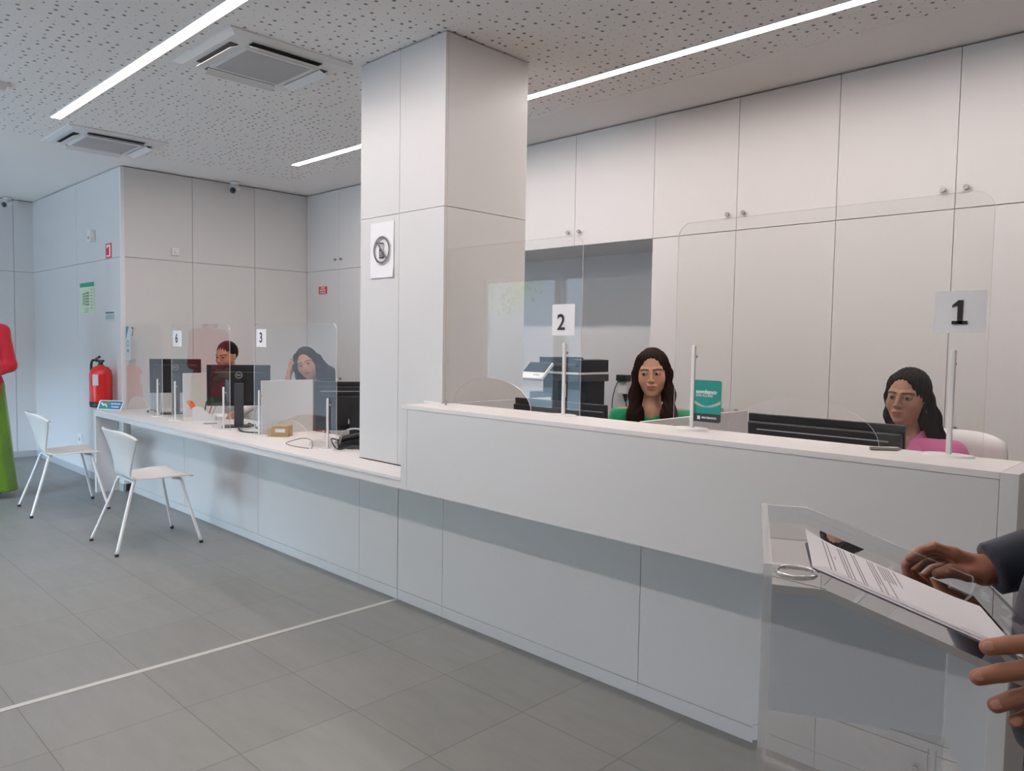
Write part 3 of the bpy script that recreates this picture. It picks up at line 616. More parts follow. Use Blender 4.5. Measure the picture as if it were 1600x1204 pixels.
# chargers and cables on the niche wall
t = empty('power_adapter', 'black charger plugged into a white block on the niche wall, with hanging cables', 'power adapter', (-3.56, YB+.6, 1.06))
bm = bmesh.new(); box(bm, (-.045, -.10, .07), (.045, -.02, .12), 0, .006); bm_obj('charger', bm, M_black, t)
bm = bmesh.new(); box(bm, (-.045, -.07, -.03), (.04, -.001, .07), 0, .006); box(bm, (.06, -.03, -.02), (.14, -.001, .05), 0, .004); bm_obj('socket_block', bm, M_white, t)
bm = bmesh.new(); cyl(bm, (.01, -.05, -.03), (.02, -.05, -.09), .02, .008); bm_obj('plug', bm, M_black, t)
bm = bmesh.new(); tube(bm, [(-.04, -.06, .09), (-.09, -.05, .0), (-.12, -.04, -.12), (-.10, -.05, -.2), (-.05, -.05, -.16), (-.04, -.06, -.22), (-.12, -.05, -.26), (-.14, -.05, -.34)], .004, 6); tube(bm, [(.02, -.05, -.08), (.03, -.05, -.2), (-.02, -.05, -.3), (-.10, -.05, -.24), (-.16, -.05, -.32)], .004, 6)
bm_obj('cable', bm, M_black, t)

# ------------------------------------------------------------------ chairs
def chair(loc, rz, label):
    t = empty('side_chair', label, 'chair', loc, rz, 'white chairs at the low counter')
    # one-piece shell: profile runs from front lip of the seat to the top of the back, width pinched at the hip
    prof = [(.235, .452, .225), (.215, .462, .23), (.12, .466, .228), (.02, .462, .215), (-.08, .460, .19), (-.125, .468, .168), (-.158, .495, .152), (-.178, .56, .168), (-.198, .64, .205), (-.222, .72, .255), (-.248, .785, .292), (-.253, .80, .285)]
    P = smooth_path([(a, b, c) for a, b, c in prof], 4); bm = bmesh.new(); n = 14; rows = []
    for q, p in enumerate(P):
        u = q/(len(P)-1); back = max(0, (u-.5)*2); row = []
        for i in range(n+1):
            s = -1+2*i/n
            yy = p.x+back*.115*s*s ; zz = p.z*0+p.y
            zz -= .062*back*back*s**4
            zz += .010*s*s*(1-back) * (1 if u < .5 else 0)
            row.append(bm.verts.new((p.z*s, yy, zz)))
        rows.append(row)
    for a, b in zip(rows, rows[1:]):
        for i in range(n): bm.faces.new((a[i], a[i+1], b[i+1], b[i])).smooth = True
    sh = bm_obj('seat_shell', bm, M_chair, t); md = sh.modifiers.new('thickness', 'SOLIDIFY'); md.thickness = .011; md.offset = 0; bv = sh.modifiers.new('edge', 'BEVEL'); bv.width = .004; bv.segments = 2; bv.limit_method = 'ANGLE'
    for sx_ in (-1, 1):
        for sy, top in ((1, (.17*sx_, .16, .447)), (-1, (.135*sx_, -.12, .447))):
            foot = (.262*sx_, .272 if sy > 0 else -.272, .012); bm = bmesh.new(); t0 = Vector(top); f0 = Vector(foot); mid = t0.lerp(f0, .05)+Vector((.012*sx_, .008*sy, .0))
            tube(bm, [t0-Vector((.06*sx_, .02*sy, 0)), t0, mid, t0.lerp(f0, .3)+Vector((.004*sx_, .004*sy, 0)), f0], .0105, 12); l = bm_obj('leg', bm, M_metalw, t)
            bm = bmesh.new(); cyl(bm, (foot[0], foot[1], 0), (foot[0], foot[1], .018), .0125, .0125, 14); bm_obj('foot_cap', bm, M_rubber, l)
    bm = bmesh.new(); tube(bm, [(-.16, .16, .446), (.16, .16, .446)], .009, 8, smooth=False); tube(bm, [(-.13, -.12, .446), (.13, -.12, .446)], .009, 8, smooth=False); bm_obj('seat_frame', bm, M_metalw, t)
    return t
chair((-5.45, 1.972, 0), R(-1), 'white plastic chair with metal legs, the nearer of two at the counter')
chair((-6.97, 1.875, 0), R(-4), 'white plastic chair with metal legs, the farther one by the counter end')
# office chair behind the woman in pink
t = empty('office_chair', 'white chair back showing behind the woman in pink', 'chair', (-.93, 3.5, 0), R(12))
bm = bmesh.new(); rows = []
for j in range(9):
    z = .52+.56*j/8; row = []
    for i in range(13):
        s = -1+i/6; row.append(bm.verts.new((.235*s*(1-.08*(j/8)**3), .10-.06*s*s+.06*(j/8), z-(.035*s**4 if j == 8 else 0))))
    rows.append(row)
for a, b in zip(rows, rows[1:]):
    for i in range(12): bm.faces.new((a[i], a[i+1], b[i+1], b[i])).smooth = True
o = bm_obj('backrest', bm, M_white, t); md = o.modifiers.new('thickness', 'SOLIDIFY'); md.thickness = .02; md.offset = 0
bm = bmesh.new(); box(bm, (-.23, -.33, .45), (.23, .13, .51), 0, .02); bm_obj('seat', bm, M_white, t)
bm = bmesh.new(); cyl(bm, (0, -.1, .08), (0, -.1, .45), .025); bm_obj('column', bm, M_chrome, t)
for k in range(5):
    a = R(72*k+10); bm = bmesh.new(); tube(bm, [(0, -.1, .1), (.28*math.cos(a), -.1+.28*math.sin(a), .065)], .018, 8, smooth=False); l = bm_obj('leg', bm, M_chrome, t)
    bm = bmesh.new(); cyl(bm, (.28*math.cos(a)-.012, -.1+.28*math.sin(a), .03), (.28*math.cos(a)+.012, -.1+.28*math.sin(a), .03), .03); bm_obj('castor', bm, M_black, l)

# ------------------------------------------------------------------ things on the low counter
t = empty('pen_holder', 'white slanted desk organiser holding an orange item and pens', 'pen holder', (-6.03, 2.63, ZL), R(58))
bm = bmesh.new(); prism(bm, [(-.075, 0), (.095, 0), (.095, .04), (.03, .06), (-.02, .105), (-.075, .105)], .085, Matrix.Translation((0, -.04, 0))); bm_obj('tray_body', bm, M_white, t)
tag(o := bm_obj('orange_scissors', (lambda b: (tube(b, [(-6.10, 2.57, .85), (-6.125, 2.555, .885), (-6.15, 2.56, .90), (-6.145, 2.59, .885), (-6.11, 2.59, .85)], .012, 8), b)[1])(bmesh.new()), mat('orange_plastic', (.75, .12, .02), .4)), 'orange handled scissors standing in the white desk organiser', 'scissors')
for k, (dx, dy, c_, lab) in enumerate(((0.0, .02, M_black, 'dark pen in the white desk organiser, upright'), (.02, .05, M_redp, 'red tipped pen in the white desk organiser'), (.05, .06, M_grey, 'grey pen leaning out of the white desk organiser'))):
    bm = bmesh.new(); cyl(bm, (-6.04+dx, 2.62+dy, .80), (-6.03+dx*1.7, 2.63+dy*1.3, .905-.004*k), .005); tag(bm_obj('pen', bm, c_), lab, 'pen', 'pens in the desk organiser')
def loose_pen(a, b, label, m_=None, r=.004):
    bm = bmesh.new(); a = Vector(a); b = Vector(b); cyl(bm, a, a.lerp(b, .85), r); cyl(bm, a.lerp(b, .85), b, r, .001); tag(bm_obj('ballpoint_pen', bm, m_ or M_steel), label, 'pen')
loose_pen((-5.74, 2.61, ZL+.0045), (-5.79, 2.52, ZL+.0045), 'grey pen lying on the low counter before the orange scissors')
loose_pen((-2.90, 2.485, ZH+.006), (-2.82, 2.42, ZH+.006), 'thin grey pen lying at the foot of the screen by the column', None, .005)
loose_pen((-.85, 2.44, ZH+.006), (-.775, 2.50, ZH+.006), 'grey pen lying on the high counter before the woman in pink', None, .006)
t = empty('cardboard_box', 'small tan cardboard box with white label behind screen 3', 'box', (-4.775, 2.615, ZL), R(40))
bm = bmesh.new(); box(bm, (-.07, -.045, .0), (.07, .045, .075), 0, .002); bm_obj('carton', bm, mat('tan_cardboard', (.42, .30, .15), .8, noise=.1, nscale=30), t)
bm = bmesh.new(); box(bm, (-.02, -.0465, .03), (.05, -.0455, .055)); bm_obj('label', bm, M_paper, t)
def cord(pts, label, m_, r=.003, name='cable', n=8):
    bm = bmesh.new(); tube(bm, pts, r, 6, n=n); return tag(bm_obj(name, bm, m_), label, 'cable')
zc = ZL+.0035
cord([(-4.10, 2.45, zc), (-4.20, 2.52, zc+.01), (-4.33, 2.58, zc+.02), (-4.42, 2.57, zc+.02), (-4.45, 2.49, zc), (-4.38, 2.44, zc), (-4.25, 2.42, zc), (-4.11, 2.44, zc)], 'thin pen cord looped on the low counter before screen 3', M_dark, .002)
cord([(-4.05, 2.66, zc), (-4.02, 2.60, zc+.03), (-3.95, 2.58, zc+.1), (-3.88, 2.60, zc+.13), (-3.80, 2.66, zc+.12)], 'pale curved cable on the low counter next to the column', M_grey, .006)
cord([(-4.25, 2.72, zc), (-4.1, 2.65, zc+.02), (-4.0, 2.62, zc+.0), (-3.9, 2.65, zc+.01), (-3.75, 2.72, zc)], 'thick black cable beneath the old monitor by the column', M_black, .009)
cord([(-4.3, 2.78, zc), (-4.15, 2.62, zc+.04), (-3.98, 2.56, zc), (-3.85, 2.60, zc+.03), (-3.72, 2.7, zc)], 'thin black cable crossing under the old monitor', M_black, .005)
cord([(-5.35, 2.62, zc), (-5.22, 2.55, zc), (-5.1, 2.58, zc+.03), (-5.02, 2.66, zc+.05)], 'pale cable beside the foot of the nearer logo monitor', M_grey, .005)
cord([(-5.45, 2.66, zc), (-5.28, 2.56, zc+.01), (-5.14, 2.52, zc), (-5.0, 2.58, zc), (-4.95, 2.7, zc)], 'black cable loop beside the foot of the nearer logo monitor', M_black, .006)
cord([(-5.4, 2.7, zc), (-5.2, 2.6, zc+.05), (-5.05, 2.6, zc+.02), (-4.93, 2.66, zc)], 'second black cable behind the nearer logo monitor', M_black, .005)
cord([(-6.9, 2.53, zc), (-6.85, 2.50, zc+.02), (-6.8, 2.53, zc+.03), (-6.77, 2.56, zc)], 'small dark cord by the farthest screen', M_black, .004)
t = empty('desk_phone', 'black desk phone under the old monitor beside the column', 'telephone', (-4.0, 2.68, ZL), R(60))
bm = bmesh.new(); prism(bm, [(-.09, 0), (.09, 0), (.09, .05), (-.09, .02)], .15, Matrix.Translation((0, -.05, 0))); bm_obj('body', bm, M_black, t)
bm = bmesh.new(); tube(bm, [(-.08, .0, .05), (-.02, .0, .065), (.05, .0, .075), (.09, .0, .07)], .018, 10); bm_obj('handset', bm, M_black, t)
def papers(x, y, z, w, d, rz, label, h=.012, m_=None):
    bm = bmesh.new(); box(bm, (-w/2, -d/2, 0), (w/2, d/2, h)); o = tag(bm_obj('paper_stack', bm, m_ or M_paper), label, 'papers'); o.location = (x, y, z); o.rotation_euler.z = rz
papers(-5.15, 2.80, ZL, .21, .297, R(30), 'small stack of white papers beside the seated man')
papers(-3.92, 2.92, ZL, .25, .20, R(10), 'white box of papers under the old monitor, touching the column', .07)
papers(-6.20, 2.80, ZL, .21, .297, R(70), 'white papers behind the desk organiser', .02)
t = empty('leaflet_holder', 'clear leaflet holder standing at the farthest screen', 'leaflet holder', (-6.93, 2.60, ZL), R(45))
bm = bmesh.new(); box(bm, (-.05, 0, 0), (.05, .004, .34)); box(bm, (-.05, -.03, 0), (.05, -.027, .16)); box(bm, (-.05, -.03, 0), (.05, .0, .003)); bm_obj('holder', bm, M_acr, t)
bm = bmesh.new(); box(bm, (-.045, -.004, .01), (.045, -.001, .33)); bm_obj('leaflet', bm, mat('pale_leaflet', (.50, .54, .60), .6), t)
bm = bmesh.new(); box(bm, (-.04, -.005, .27), (.04, -.0042, .31)); bm_obj('printed_band', bm, mat('grey_blue_ink', (.2, .26, .3), .6), t)

# ------------------------------------------------------------------ clear acrylic lectern
LA = R(27); LN = (-.485, 1.003)
LECT = empty('lectern', 'clear acrylic lectern with sloping top at the right foreground', 'lectern', (LN[0], LN[1], 0), LA)
M_lec = clear('lectern_acrylic', (.93, .935, .94), 1.3); M_shelf = clear('lectern_shelf_acrylic', (.90, .90, .90), 4.5)
WL = .43; zs = 1.085; kx = .083; sl = .30; th = R(20); ex = kx+sl*math.cos(th); ez = zs-sl*math.sin(th); rim = .032
bm = bmesh.new(); box(bm, (0, 0, 0), (.012, WL, zs+rim)); 
for f in bm.faces: f.material_index = 0 if abs(f.normal.x) > .9 else 1
bm_obj('front_panel', bm, [M_lec, M_acrs], LECT)
for y0 in (.0, WL-.012):
    bm = bmesh.new(); prism(bm, [(.0125, 0), (.33, 0), (.33, ez-.0+(.05*math.tan(th))), (ex, ez), (ex, ez+rim), (kx, zs+rim), (.0125, zs+rim)], .012, Matrix.Translation((0, y0, 0)), 0, 1); sp = bm_obj('side_panel', bm, [M_lec, M_acrs], LECT)
    if y0 == 0: bm = bmesh.new(); cyl(bm, (.165, -.003, .80), (.165, -.0001, .80), .008, .009, 20); bm_obj('bolt', bm, M_acrs, sp)
bm = bmesh.new(); prism(bm, [(.0125, zs-.012), (kx, zs-.012), (ex, ez-.012), (ex, ez), (kx, zs), (.0125, zs)], WL-.0245, Matrix.Translation((0, .01225, 0)), 0, 0)
for f in bm.faces:
    if abs(f.normal.y) > .9: f.material_index = 1
bm_obj('shelf_top', bm, [M_shelf, M_acre], LECT)
bm = bmesh.new(); Ml = Matrix.Translation((ex, 0, ez)) @ Matrix.Rotation(th, 4, 'Y'); box(bm, (0.0005, .0, -.02), (.0105, WL, .032), 0, 0, Ml); bm_obj('paper_stop', bm, [M_lec], LECT)
bm = bmesh.new(); box(bm, (.0125, .0125, .705), (.33, WL-.0125, .717)); bm_obj('inner_shelf', bm, [M_shelf, M_acre], LECT)
bm = bmesh.new(); box(bm, (.0125, .0125, 0), (.33, WL-.0125, .012)); bm_obj('base_shelf', bm, [M_shelf, M_acre], LECT)
bm = bmesh.new(); lathe(bm, [(.026, -.013), (.030, -.013), (.0315, -.006), (.0315, .002), (.028, .004), (.0255, .002), (.0255, -.013)], 32, 0, (.048, .085, zs)); bm_obj('cup_ring', bm, clear('ring_acrylic', (.7, .7, .7), 5), LECT)
# speech: two sheets on the slope
def speech(dy, lift, label, txt):
    t = empty('speech_sheet', label, 'paper', (0, 0, 0), 0); Msl = Matrix.Translation((LN[0], LN[1], 0)) @ Matrix.Rotation(LA, 4, 'Z') @ Matrix.Translation((kx, 0, zs)) @ Matrix.Rotation(th, 4, 'Y')
    t.matrix_world = Msl; bm = bmesh.new(); n = 16
    def lf(u, v): return .0008+lift+.03*max(0, .15-u)*(v)*3*.6+.02*max(0, u-.86)*1.0+.004*max(0, .12-v)
    vs = [[bm.verts.new((-.012+.297*i/n, .115+dy+.21*j/n, lf(i/n, j/n))) for j in range(n+1)] for i in range(n+1)]
    for i in range(n):
        for j in range(n): bm.faces.new((vs[i][j], vs[i+1][j], vs[i+1][j+1], vs[i][j+1])).smooth = True
    o = bm_obj('paper', bm, M_paper, t); solidify(o, .0004)
    if txt:
        bm = bmesh.new(); random.seed(8); rows = [.10, .125, .15, .19, .205, .225, .27, .285, .36, .375, .39, .42, .435, .45, .465, .48, .51]
        for r_ in rows:
            L = random.choice((.92, .92, .88, .5, .7)); n2 = 12
            for j in range(n2):
                v0 = .06+(L-.06)*j/n2; v1 = .06+(L-.06)*(j+1)/n2; u0 = r_; u1 = r_+.0075
                bm.faces.new([bm.verts.new((-.012+.297*u, .115+dy+.21*(1-v), lf(u, 1-v)+.0006)) for u, v in ((u0, v0), (u0, v1), (u1, v1), (u1, v0))])
        bm_obj('printed_lines', bm, mat('faint_ink', (.34, .32, .34), .8), t)
speech(0, .0009, 'upper white typed sheet lying on the sloping lectern top', True)
speech(-.012, 0, 'lower white sheet under the typed page on the lectern', False)
# ------------------------------------------------------------------ people: bodies as one smooth implicit surface
def smin(a, b, k):
    h = np.clip(.5+.5*(b-a)/k, 0, 1); return b+(a-b)*h-k*h*(1-h)
def smax(a, b, k): return -smin(-a, -b, k)
V = lambda *a: np.array(a, np.float32)
def seg(p, a, b, ra, rb):
    a = V(*a); b = V(*b); pa = p-a; ba = b-a; h = np.clip(pa@ba/max(1e-9, float(ba@ba)), 0, 1)
    return np.sqrt(((pa-h[:, None]*ba)**2).sum(1))-(ra+(rb-ra)*h)
def ell(p, c, r):
    q = (p-V(*c)); r = V(*r); k0 = np.sqrt(((q/r)**2).sum(1)); k1 = np.sqrt(((q/(r*r))**2).sum(1)); return k0*(k0-1)/np.maximum(k1, 1e-6)
def axes(lo, hi, step, fine=None):
    # coordinate lists, finer inside the given intervals
    out = []
    for i in range(3):
        x = lo[i]; L = [x]
        while x < hi[i]:
            s = step
            for f in (fine or []):
                if f[0][i] <= x <= f[1][i]: s = min(s, f[2])
            x += s; L.append(x)
        out.append(np.array(L, np.float32))
    return out
def surface(fn, ax, B=5):
    X, Y, Z = ax; n = [len(a) for a in ax]; F = np.empty(n, np.float32)
    flag = np.zeros(n, bool)
    st = [list(range(0, m, B)) for m in n]
    cen = [np.array([(a[s]+a[min(s+B, m)-1])/2 for s in q], np.float32) for a, q, m in zip(ax, st, n)]
    hs = [np.array([(a[min(s+B, m)-1]-a[s])/2 for s in q], np.float32) for a, q, m in zip(ax, st, n)]
    G = np.stack(np.meshgrid(*cen, indexing='ij'), -1).reshape(-1, 3); H = np.sqrt(sum(h**2 for h in np.meshgrid(*hs, indexing='ij'))).reshape(-1)
    d = fn(G); near = (np.abs(d) < H*1.6+.014).reshape([len(c) for c in cen]); sg = np.where(d < 0, -1, 1).reshape(near.shape).astype(np.float32)
    rep = lambda A: np.repeat(np.repeat(np.repeat(A, B, 0), B, 1), B, 2)[:n[0], :n[1], :n[2]]
    F[:] = rep(sg); ii = np.argwhere(rep(near))
    P = np.stack([X[ii[:, 0]], Y[ii[:, 1]], Z[ii[:, 2]]], 1)
    for s in range(0, len(P), 400000): F[tuple(ii[s:s+400000].T)] = fn(P[s:s+400000])
    S_ = F < 0
    c = [S_[i:n[0]-1+i, j:n[1]-1+j, k:n[2]-1+k] for i in (0, 1) for j in (0, 1) for k in (0, 1)]
    tot = sum(x.astype(np.int8) for x in c); cells = np.argwhere((tot > 0) & (tot < 8)); N = len(cells)
    idx = np.full((n[0]-1, n[1]-1, n[2]-1), -1, np.int32); idx[tuple(cells.T)] = np.arange(N)
    corner = lambda o: F[cells[:, 0]+o[0], cells[:, 1]+o[1], cells[:, 2]+o[2]]
    pos = lambda o: np.stack([X[cells[:, 0]+o[0]], Y[cells[:, 1]+o[1]], Z[cells[:, 2]+o[2]]], 1)
    acc = np.zeros((N, 3), np.float32); cnt = np.zeros(N, np.float32)
    for a in range(3):
        for u in (0, 1):
            for v in (0, 1):
                o0 = [0, 0, 0]; o1 = [0, 0, 0]; b, c_ = [q for q in range(3) if q != a]
                o0[b] = o1[b] = u; o0[c_] = o1[c_] = v; o1[a] = 1
                f0, f1 = corner(o0), corner(o1); m_ = (f0 < 0) != (f1 < 0); t = np.where(m_, f0/(f0-f1+1e-12), 0)[:, None]
                acc += np.where(m_[:, None], pos(o0)*(1-t)+pos(o1)*t, 0); cnt += m_
    verts = acc/cnt[:, None]; quads = []
    for a in range(3):
        sl0 = [slice(1, m-1) for m in n]; sl1 = list(sl0); sl0[a] = slice(0, n[a]-1); sl1[a] = slice(1, n[a])
        A = S_[tuple(sl0)]; Bq = S_[tuple(sl1)]; e = np.argwhere(A != Bq); up = A[tuple(e.T)]
        off = np.array([0 if i == a else 1 for i in range(3)]); g = e+off; b, c_ = (a+1) % 3, (a+2) % 3
        def cell(db, dc):
            h = g.copy(); h[:, b] -= db; h[:, c_] -= dc; return idx[tuple(h.T)]
        q = np.stack([cell(1, 1), cell(0, 1), cell(0, 0), cell(1, 0)], 1); q = np.where(up[:, None], q, q[:, ::-1]); quads.append(q[(q >= 0).all(1)])
    return verts, np.concatenate(quads)
def sdf_obj(name, fn, ax, mats, parent, colour=None, smooth_it=2, slots=None):
    v, q = surface(fn, ax)
    me = bpy.data.meshes.new(name); me.vertices.add(len(v)); me.vertices.foreach_set('co', v.astype(np.float32).ravel())
    me.loops.add(q.size); me.loops.foreach_set('vertex_index', q.astype(np.int32).ravel()); me.polygons.add(len(q)); me.polygons.foreach_set('loop_start', np.arange(0, q.size, 4, dtype=np.int32)); me.polygons.foreach_set('loop_total', np.full(len(q), 4, np.int32))
    me.polygons.foreach_set('use_smooth', np.ones(len(q), bool))
    for m_ in (mats if isinstance(mats, list) else [mats]): me.materials.append(m_)
    if slots is not None:
        me.polygons.foreach_set('material_index', slots(v[q].mean(1)).astype(np.int32))
    me.update(calc_edges=True)
    if colour is not None:
        a = me.color_attributes.new('skin', 'FLOAT_COLOR', 'POINT'); a.data.foreach_set('color', np.concatenate([colour(v), np.ones((len(v), 1), np.float32)], 1).astype(np.float32).ravel())
    o = bpy.data.objects.new(name, me); COL.objects.link(o); o.parent = parent; return o
def skin_mat(name, rough=.5):
    M = bpy.data.materials.new(name); M.use_nodes = True; n = M.node_tree; b = n.nodes['Principled BSDF']; a = n.nodes.new('ShaderNodeAttribute'); a.attribute_name = 'skin'
    t = n.nodes.new('ShaderNodeTexCoord'); z = n.nodes.new('ShaderNodeTexNoise'); z.inputs['Scale'].default_value = 90; n.links.new(t.outputs['Object'], z.inputs['Vector'])
    bp = n.nodes.new('ShaderNodeBump'); bp.inputs['Strength'].default_value = .12; bp.inputs['Distance'].default_value = .0015; n.links.new(z.outputs['Fac'], bp.inputs['Height']); n.links.new(bp.outputs[0], b.inputs['Normal'])
    n.links.new(a.outputs['Color'], b.inputs['Base Color']); b.inputs['Roughness'].default_value = rough; b.inputs['Subsurface Weight'].default_value = .08; b.inputs['Subsurface Radius'].default_value = (.02, .008, .004); b.inputs['Specular IOR Level'].default_value = .35
    return M
M_skin = skin_mat('skin')
def hair_mat(name, col):
    M = mat(name, tuple(c*.62 for c in col), .6, spec=.10); n = M.node_tree; b = n.nodes['Principled BSDF']; t = n.nodes.new('ShaderNodeTexCoord'); mp = n.nodes.new('ShaderNodeMapping'); mp.inputs['Scale'].default_value = (260, 260, 9)
    z = n.nodes.new('ShaderNodeTexNoise'); z.inputs['Scale'].default_value = 1; z.inputs['Detail'].default_value = 3; n.links.new(t.outputs['Object'], mp.inputs[0]); n.links.new(mp.outputs[0], z.inputs['Vector'])
    bp = n.nodes.new('ShaderNodeBump'); bp.inputs['Strength'].default_value = .7; bp.inputs['Distance'].default_value = .004; n.links.new(z.outputs['Fac'], bp.inputs['Height']); n.links.new(bp.outputs[0], b.inputs['Normal'])
    return M
def cloth_mat(name, col, rough=.8): return mat(name, col, rough, noise=.06, nscale=20, bump=.25, bscale=35, sheen=.15)
M_eyew = mat('eye_white', (.30, .27, .26), .25); M_iris = mat('dark_iris', (.03, .015, .008), .1)
# head in its own frame: face looks towards -y, z up, origin between the ears
def head_sdf(p, male=False, k=1.0):
    p = p/k; ax = np.abs(p[:, 0]); m_ = np.stack([ax, p[:, 1], p[:, 2]], 1)
    d = ell(p, (0, .014, .038), (.073, .093, .082)); d = smin(d, ell(p, (0, -.018, -.02), (.064 if not male else .067, .070, .083)), .03)
    d = smin(d, ell(p, (0, -.030, -.070), (.040 if not male else .054, .050, .036 if not male else .04)), .03); d = smin(d, ell(p, (0, -.073, -.092), (.020 if not male else .026, .014, .015)), .022)
    d = smin(d, ell(m_, (.037, -.058, -.026), (.024, .022, .024)), .022)                   # cheeks
    d = smin(d, seg(m_, (.010, -.087, .024), (.046, -.066, .026), .006, .006), .014)         # brow ridge
    d = smax(d, -ell(m_, (.031, -.098, .005), (.019, .018, .012)), .012)                    # eye sockets
    lid = smax(ell(m_, (.0305, -.0745, .004), (.0150, .0143, .0140)), -ell(m_, (.0305, -.095, .0035), (.0150, .018, .0066)), .0018)
    d = smin(d, lid, .004)
    d = smin(d, seg(p, (0, -.088, .012), (0, -.106, -.026), .0065, .0095), .010); d = smin(d, ell(m_, (.0105, -.098, -.030), (.0085, .010, .0075)), .006)
    d = smin(d, ell(p, (0, -.086, -.058), (.026, .012, .016)), .014)
    d = smin(d, ell(p, (0, -.0975, -.0535), (.0215, .0065, .0052)), .004); d = smin(d, ell(p, (0, -.0965, -.0635), (.0185, .0075, .0062)), .004)
    d = smax(d, -ell(p, (0, -.104, -.0585), (.0215, .008, .0012)), .002)
    d = smin(d, smax(ell(m_, (.072, .008, -.006), (.010, .018, .030)), -ell(m_, (.082, .002, -.004), (.006, .010, .018)), .005), .006)   # ears
    return d*k
def face_colour(p, base, lips, brow, male=False, k=1.0, beard=None):
    p = p/k; ax = np.abs(p[:, 0]); c = np.tile(np.array(base, np.float32), (len(p), 1))
    def paint(m_, col, a=1.0):
        w = (np.clip(m_, 0, 1)*a)[:, None]; c[:] = c*(1-w)+np.array(col, np.float32)*w
    fr = p[:, 1] < -.03
    e2 = lambda cx, cz, rx, rz, s=6: np.clip((1-((ax-cx)/rx)**2-((p[:, 2]-cz)/rz)**2)*s/3, 0, 1)*fr
    paint(e2(.038, -.03, .03, .026, 2), (base[0]*1.03, base[1]*.82, base[2]*.80), .5)
    paint(e2(0, -.0585, .024, .0115), lips, .9)
    paint(np.clip((1-(p[:, 0]/.021)**2)*3, 0, 1)*(np.abs(p[:, 2]+.0592-3.5*ax*ax) < .0013)*fr, (lips[0]*.4, lips[1]*.35, lips[2]*.35), .9)
    zb = .0255-.22*np.maximum(ax-.036, 0)-.09*np.maximum(.030-ax, 0); paint(np.clip((.0046-np.abs(p[:, 2]-zb))/.0016, 0, 1)*(ax > .010)*(ax < .053)*fr, (brow[0]*1.3, brow[1]*1.3, brow[2]*1.3), .85)
    paint(np.clip(1-np.abs(np.hypot((ax-.0305)/.0155, (p[:, 2]-.0035)/.0068)-1)/.22, 0, 1)*fr, (brow[0]*1.2, brow[1]*1.2, brow[2]*1.2), .8)   # lashes
    if beard is not None:
        m_ = np.clip((-.038-p[:, 2])/.012, 0, 1)*(p[:, 1] < .0)*(p[:, 2] > -.12)*(1-e2(0, -.0585, .024, .0115)); paint(m_, beard, .55)
    return c
def rotm(yaw_=0, pitch_=0, roll_=0):
    # yaw about z, then nod, then tilt (head frame to person frame)
    return np.array(Matrix.Rotation(yaw_, 3, 'Z') @ Matrix.Rotation(pitch_, 3, 'X') @ Matrix.Rotation(roll_, 3, 'Y'), dtype=np.float32)
def hand_parts(wrist, dirv, back, side, curls, spread=(.0, .0, .0, .0), scale=1.0, thumb=(.6, .5), lens=None):
    # wrist point, direction of the fingers, direction the back of the hand faces, direction of the thumb side; curls = bend per finger (radians)
    w = V(*wrist); d = V(*dirv); d /= np.linalg.norm(d); b = V(*back); b -= d*(b@d); b /= np.linalg.norm(b); s = V(*side); s -= d*(s@d)+b*(s@b); s /= np.linalg.norm(s)
    L = []; P = []
    for i, (off, ln, r) in enumerate(((.030, .094, .0098), (.010, .104, .0100), (-.011, .096, .0095), (-.030, .076, .0083))):
        ln = (lens[i] if lens else ln)*scale; r *= scale; kn = w+d*(.088-.006*abs(i-1))*scale+s*off*scale+b*.003; dd = d*math.cos(spread[i])+s*math.sin(spread[i]); q = kn; a = 0; J = [kn]
        for f, seg_l in enumerate((.45, .30, .25)):
            a += curls[i]*(.8, 1.0, .7)[f]; v = dd*math.cos(a)-b*math.sin(a); q2 = q+v*ln*seg_l; P.append((q, q2, r*(1-.06*f), r*(1-.06*(f+1)))); q = q2; J.append(q)
        L.append(J)
    palm = [(w+s*.012*scale, w+d*.085*scale+s*.026*scale, .016*scale, .0135*scale), (w, w+d*.088*scale, .018*scale, .0135*scale), (w-s*.010*scale, w+d*.084*scale-s*.010*scale, .017*scale, .013*scale), (w-s*.014*scale, w+d*.078*scale-s*.028*scale, .016*scale, .012*scale)]
    t0 = w+d*.022*scale+s*.022*scale-b*.006*scale; td = d*math.cos(thumb[0])+s*math.sin(thumb[0])-b*.25; td /= np.linalg.norm(td); t1 = t0+td*.045*scale; td2 = d*math.cos(thumb[0]-thumb[1])+s*math.sin(thumb[0]-thumb[1])-b*.35; td2 /= np.linalg.norm(td2); t2 = t1+td2*.034*scale; t3 = t2+td2*.026*scale
    th = [(t0, t1, .0175*scale, .0125*scale), (t1, t2, .012*scale, .0112*scale), (t2, t3, .0112*scale, .0095*scale)]
    return palm, P, th, L
def hand_sdf(p, H):
    palm, P, th, _ = H; d = None
    for a, b, ra, rb in palm: e = seg(p, a, b, ra, rb); d = e if d is None else smin(d, e, .010)
    e2 = None
    for i in range(0, len(P), 3):
        f = None
        for a, b, ra, rb in P[i:i+3]: e = seg(p, a, b, ra, rb); f = e if f is None else smin(f, e, .003)
        e2 = f if e2 is None else np.minimum(e2, f)
    d = smin(d, e2, .006)
    f = None
    for a, b, ra, rb in th: e = seg(p, a, b, ra, rb); f = e if f is None else smin(f, e, .004)
    return smin(d, f, .009)
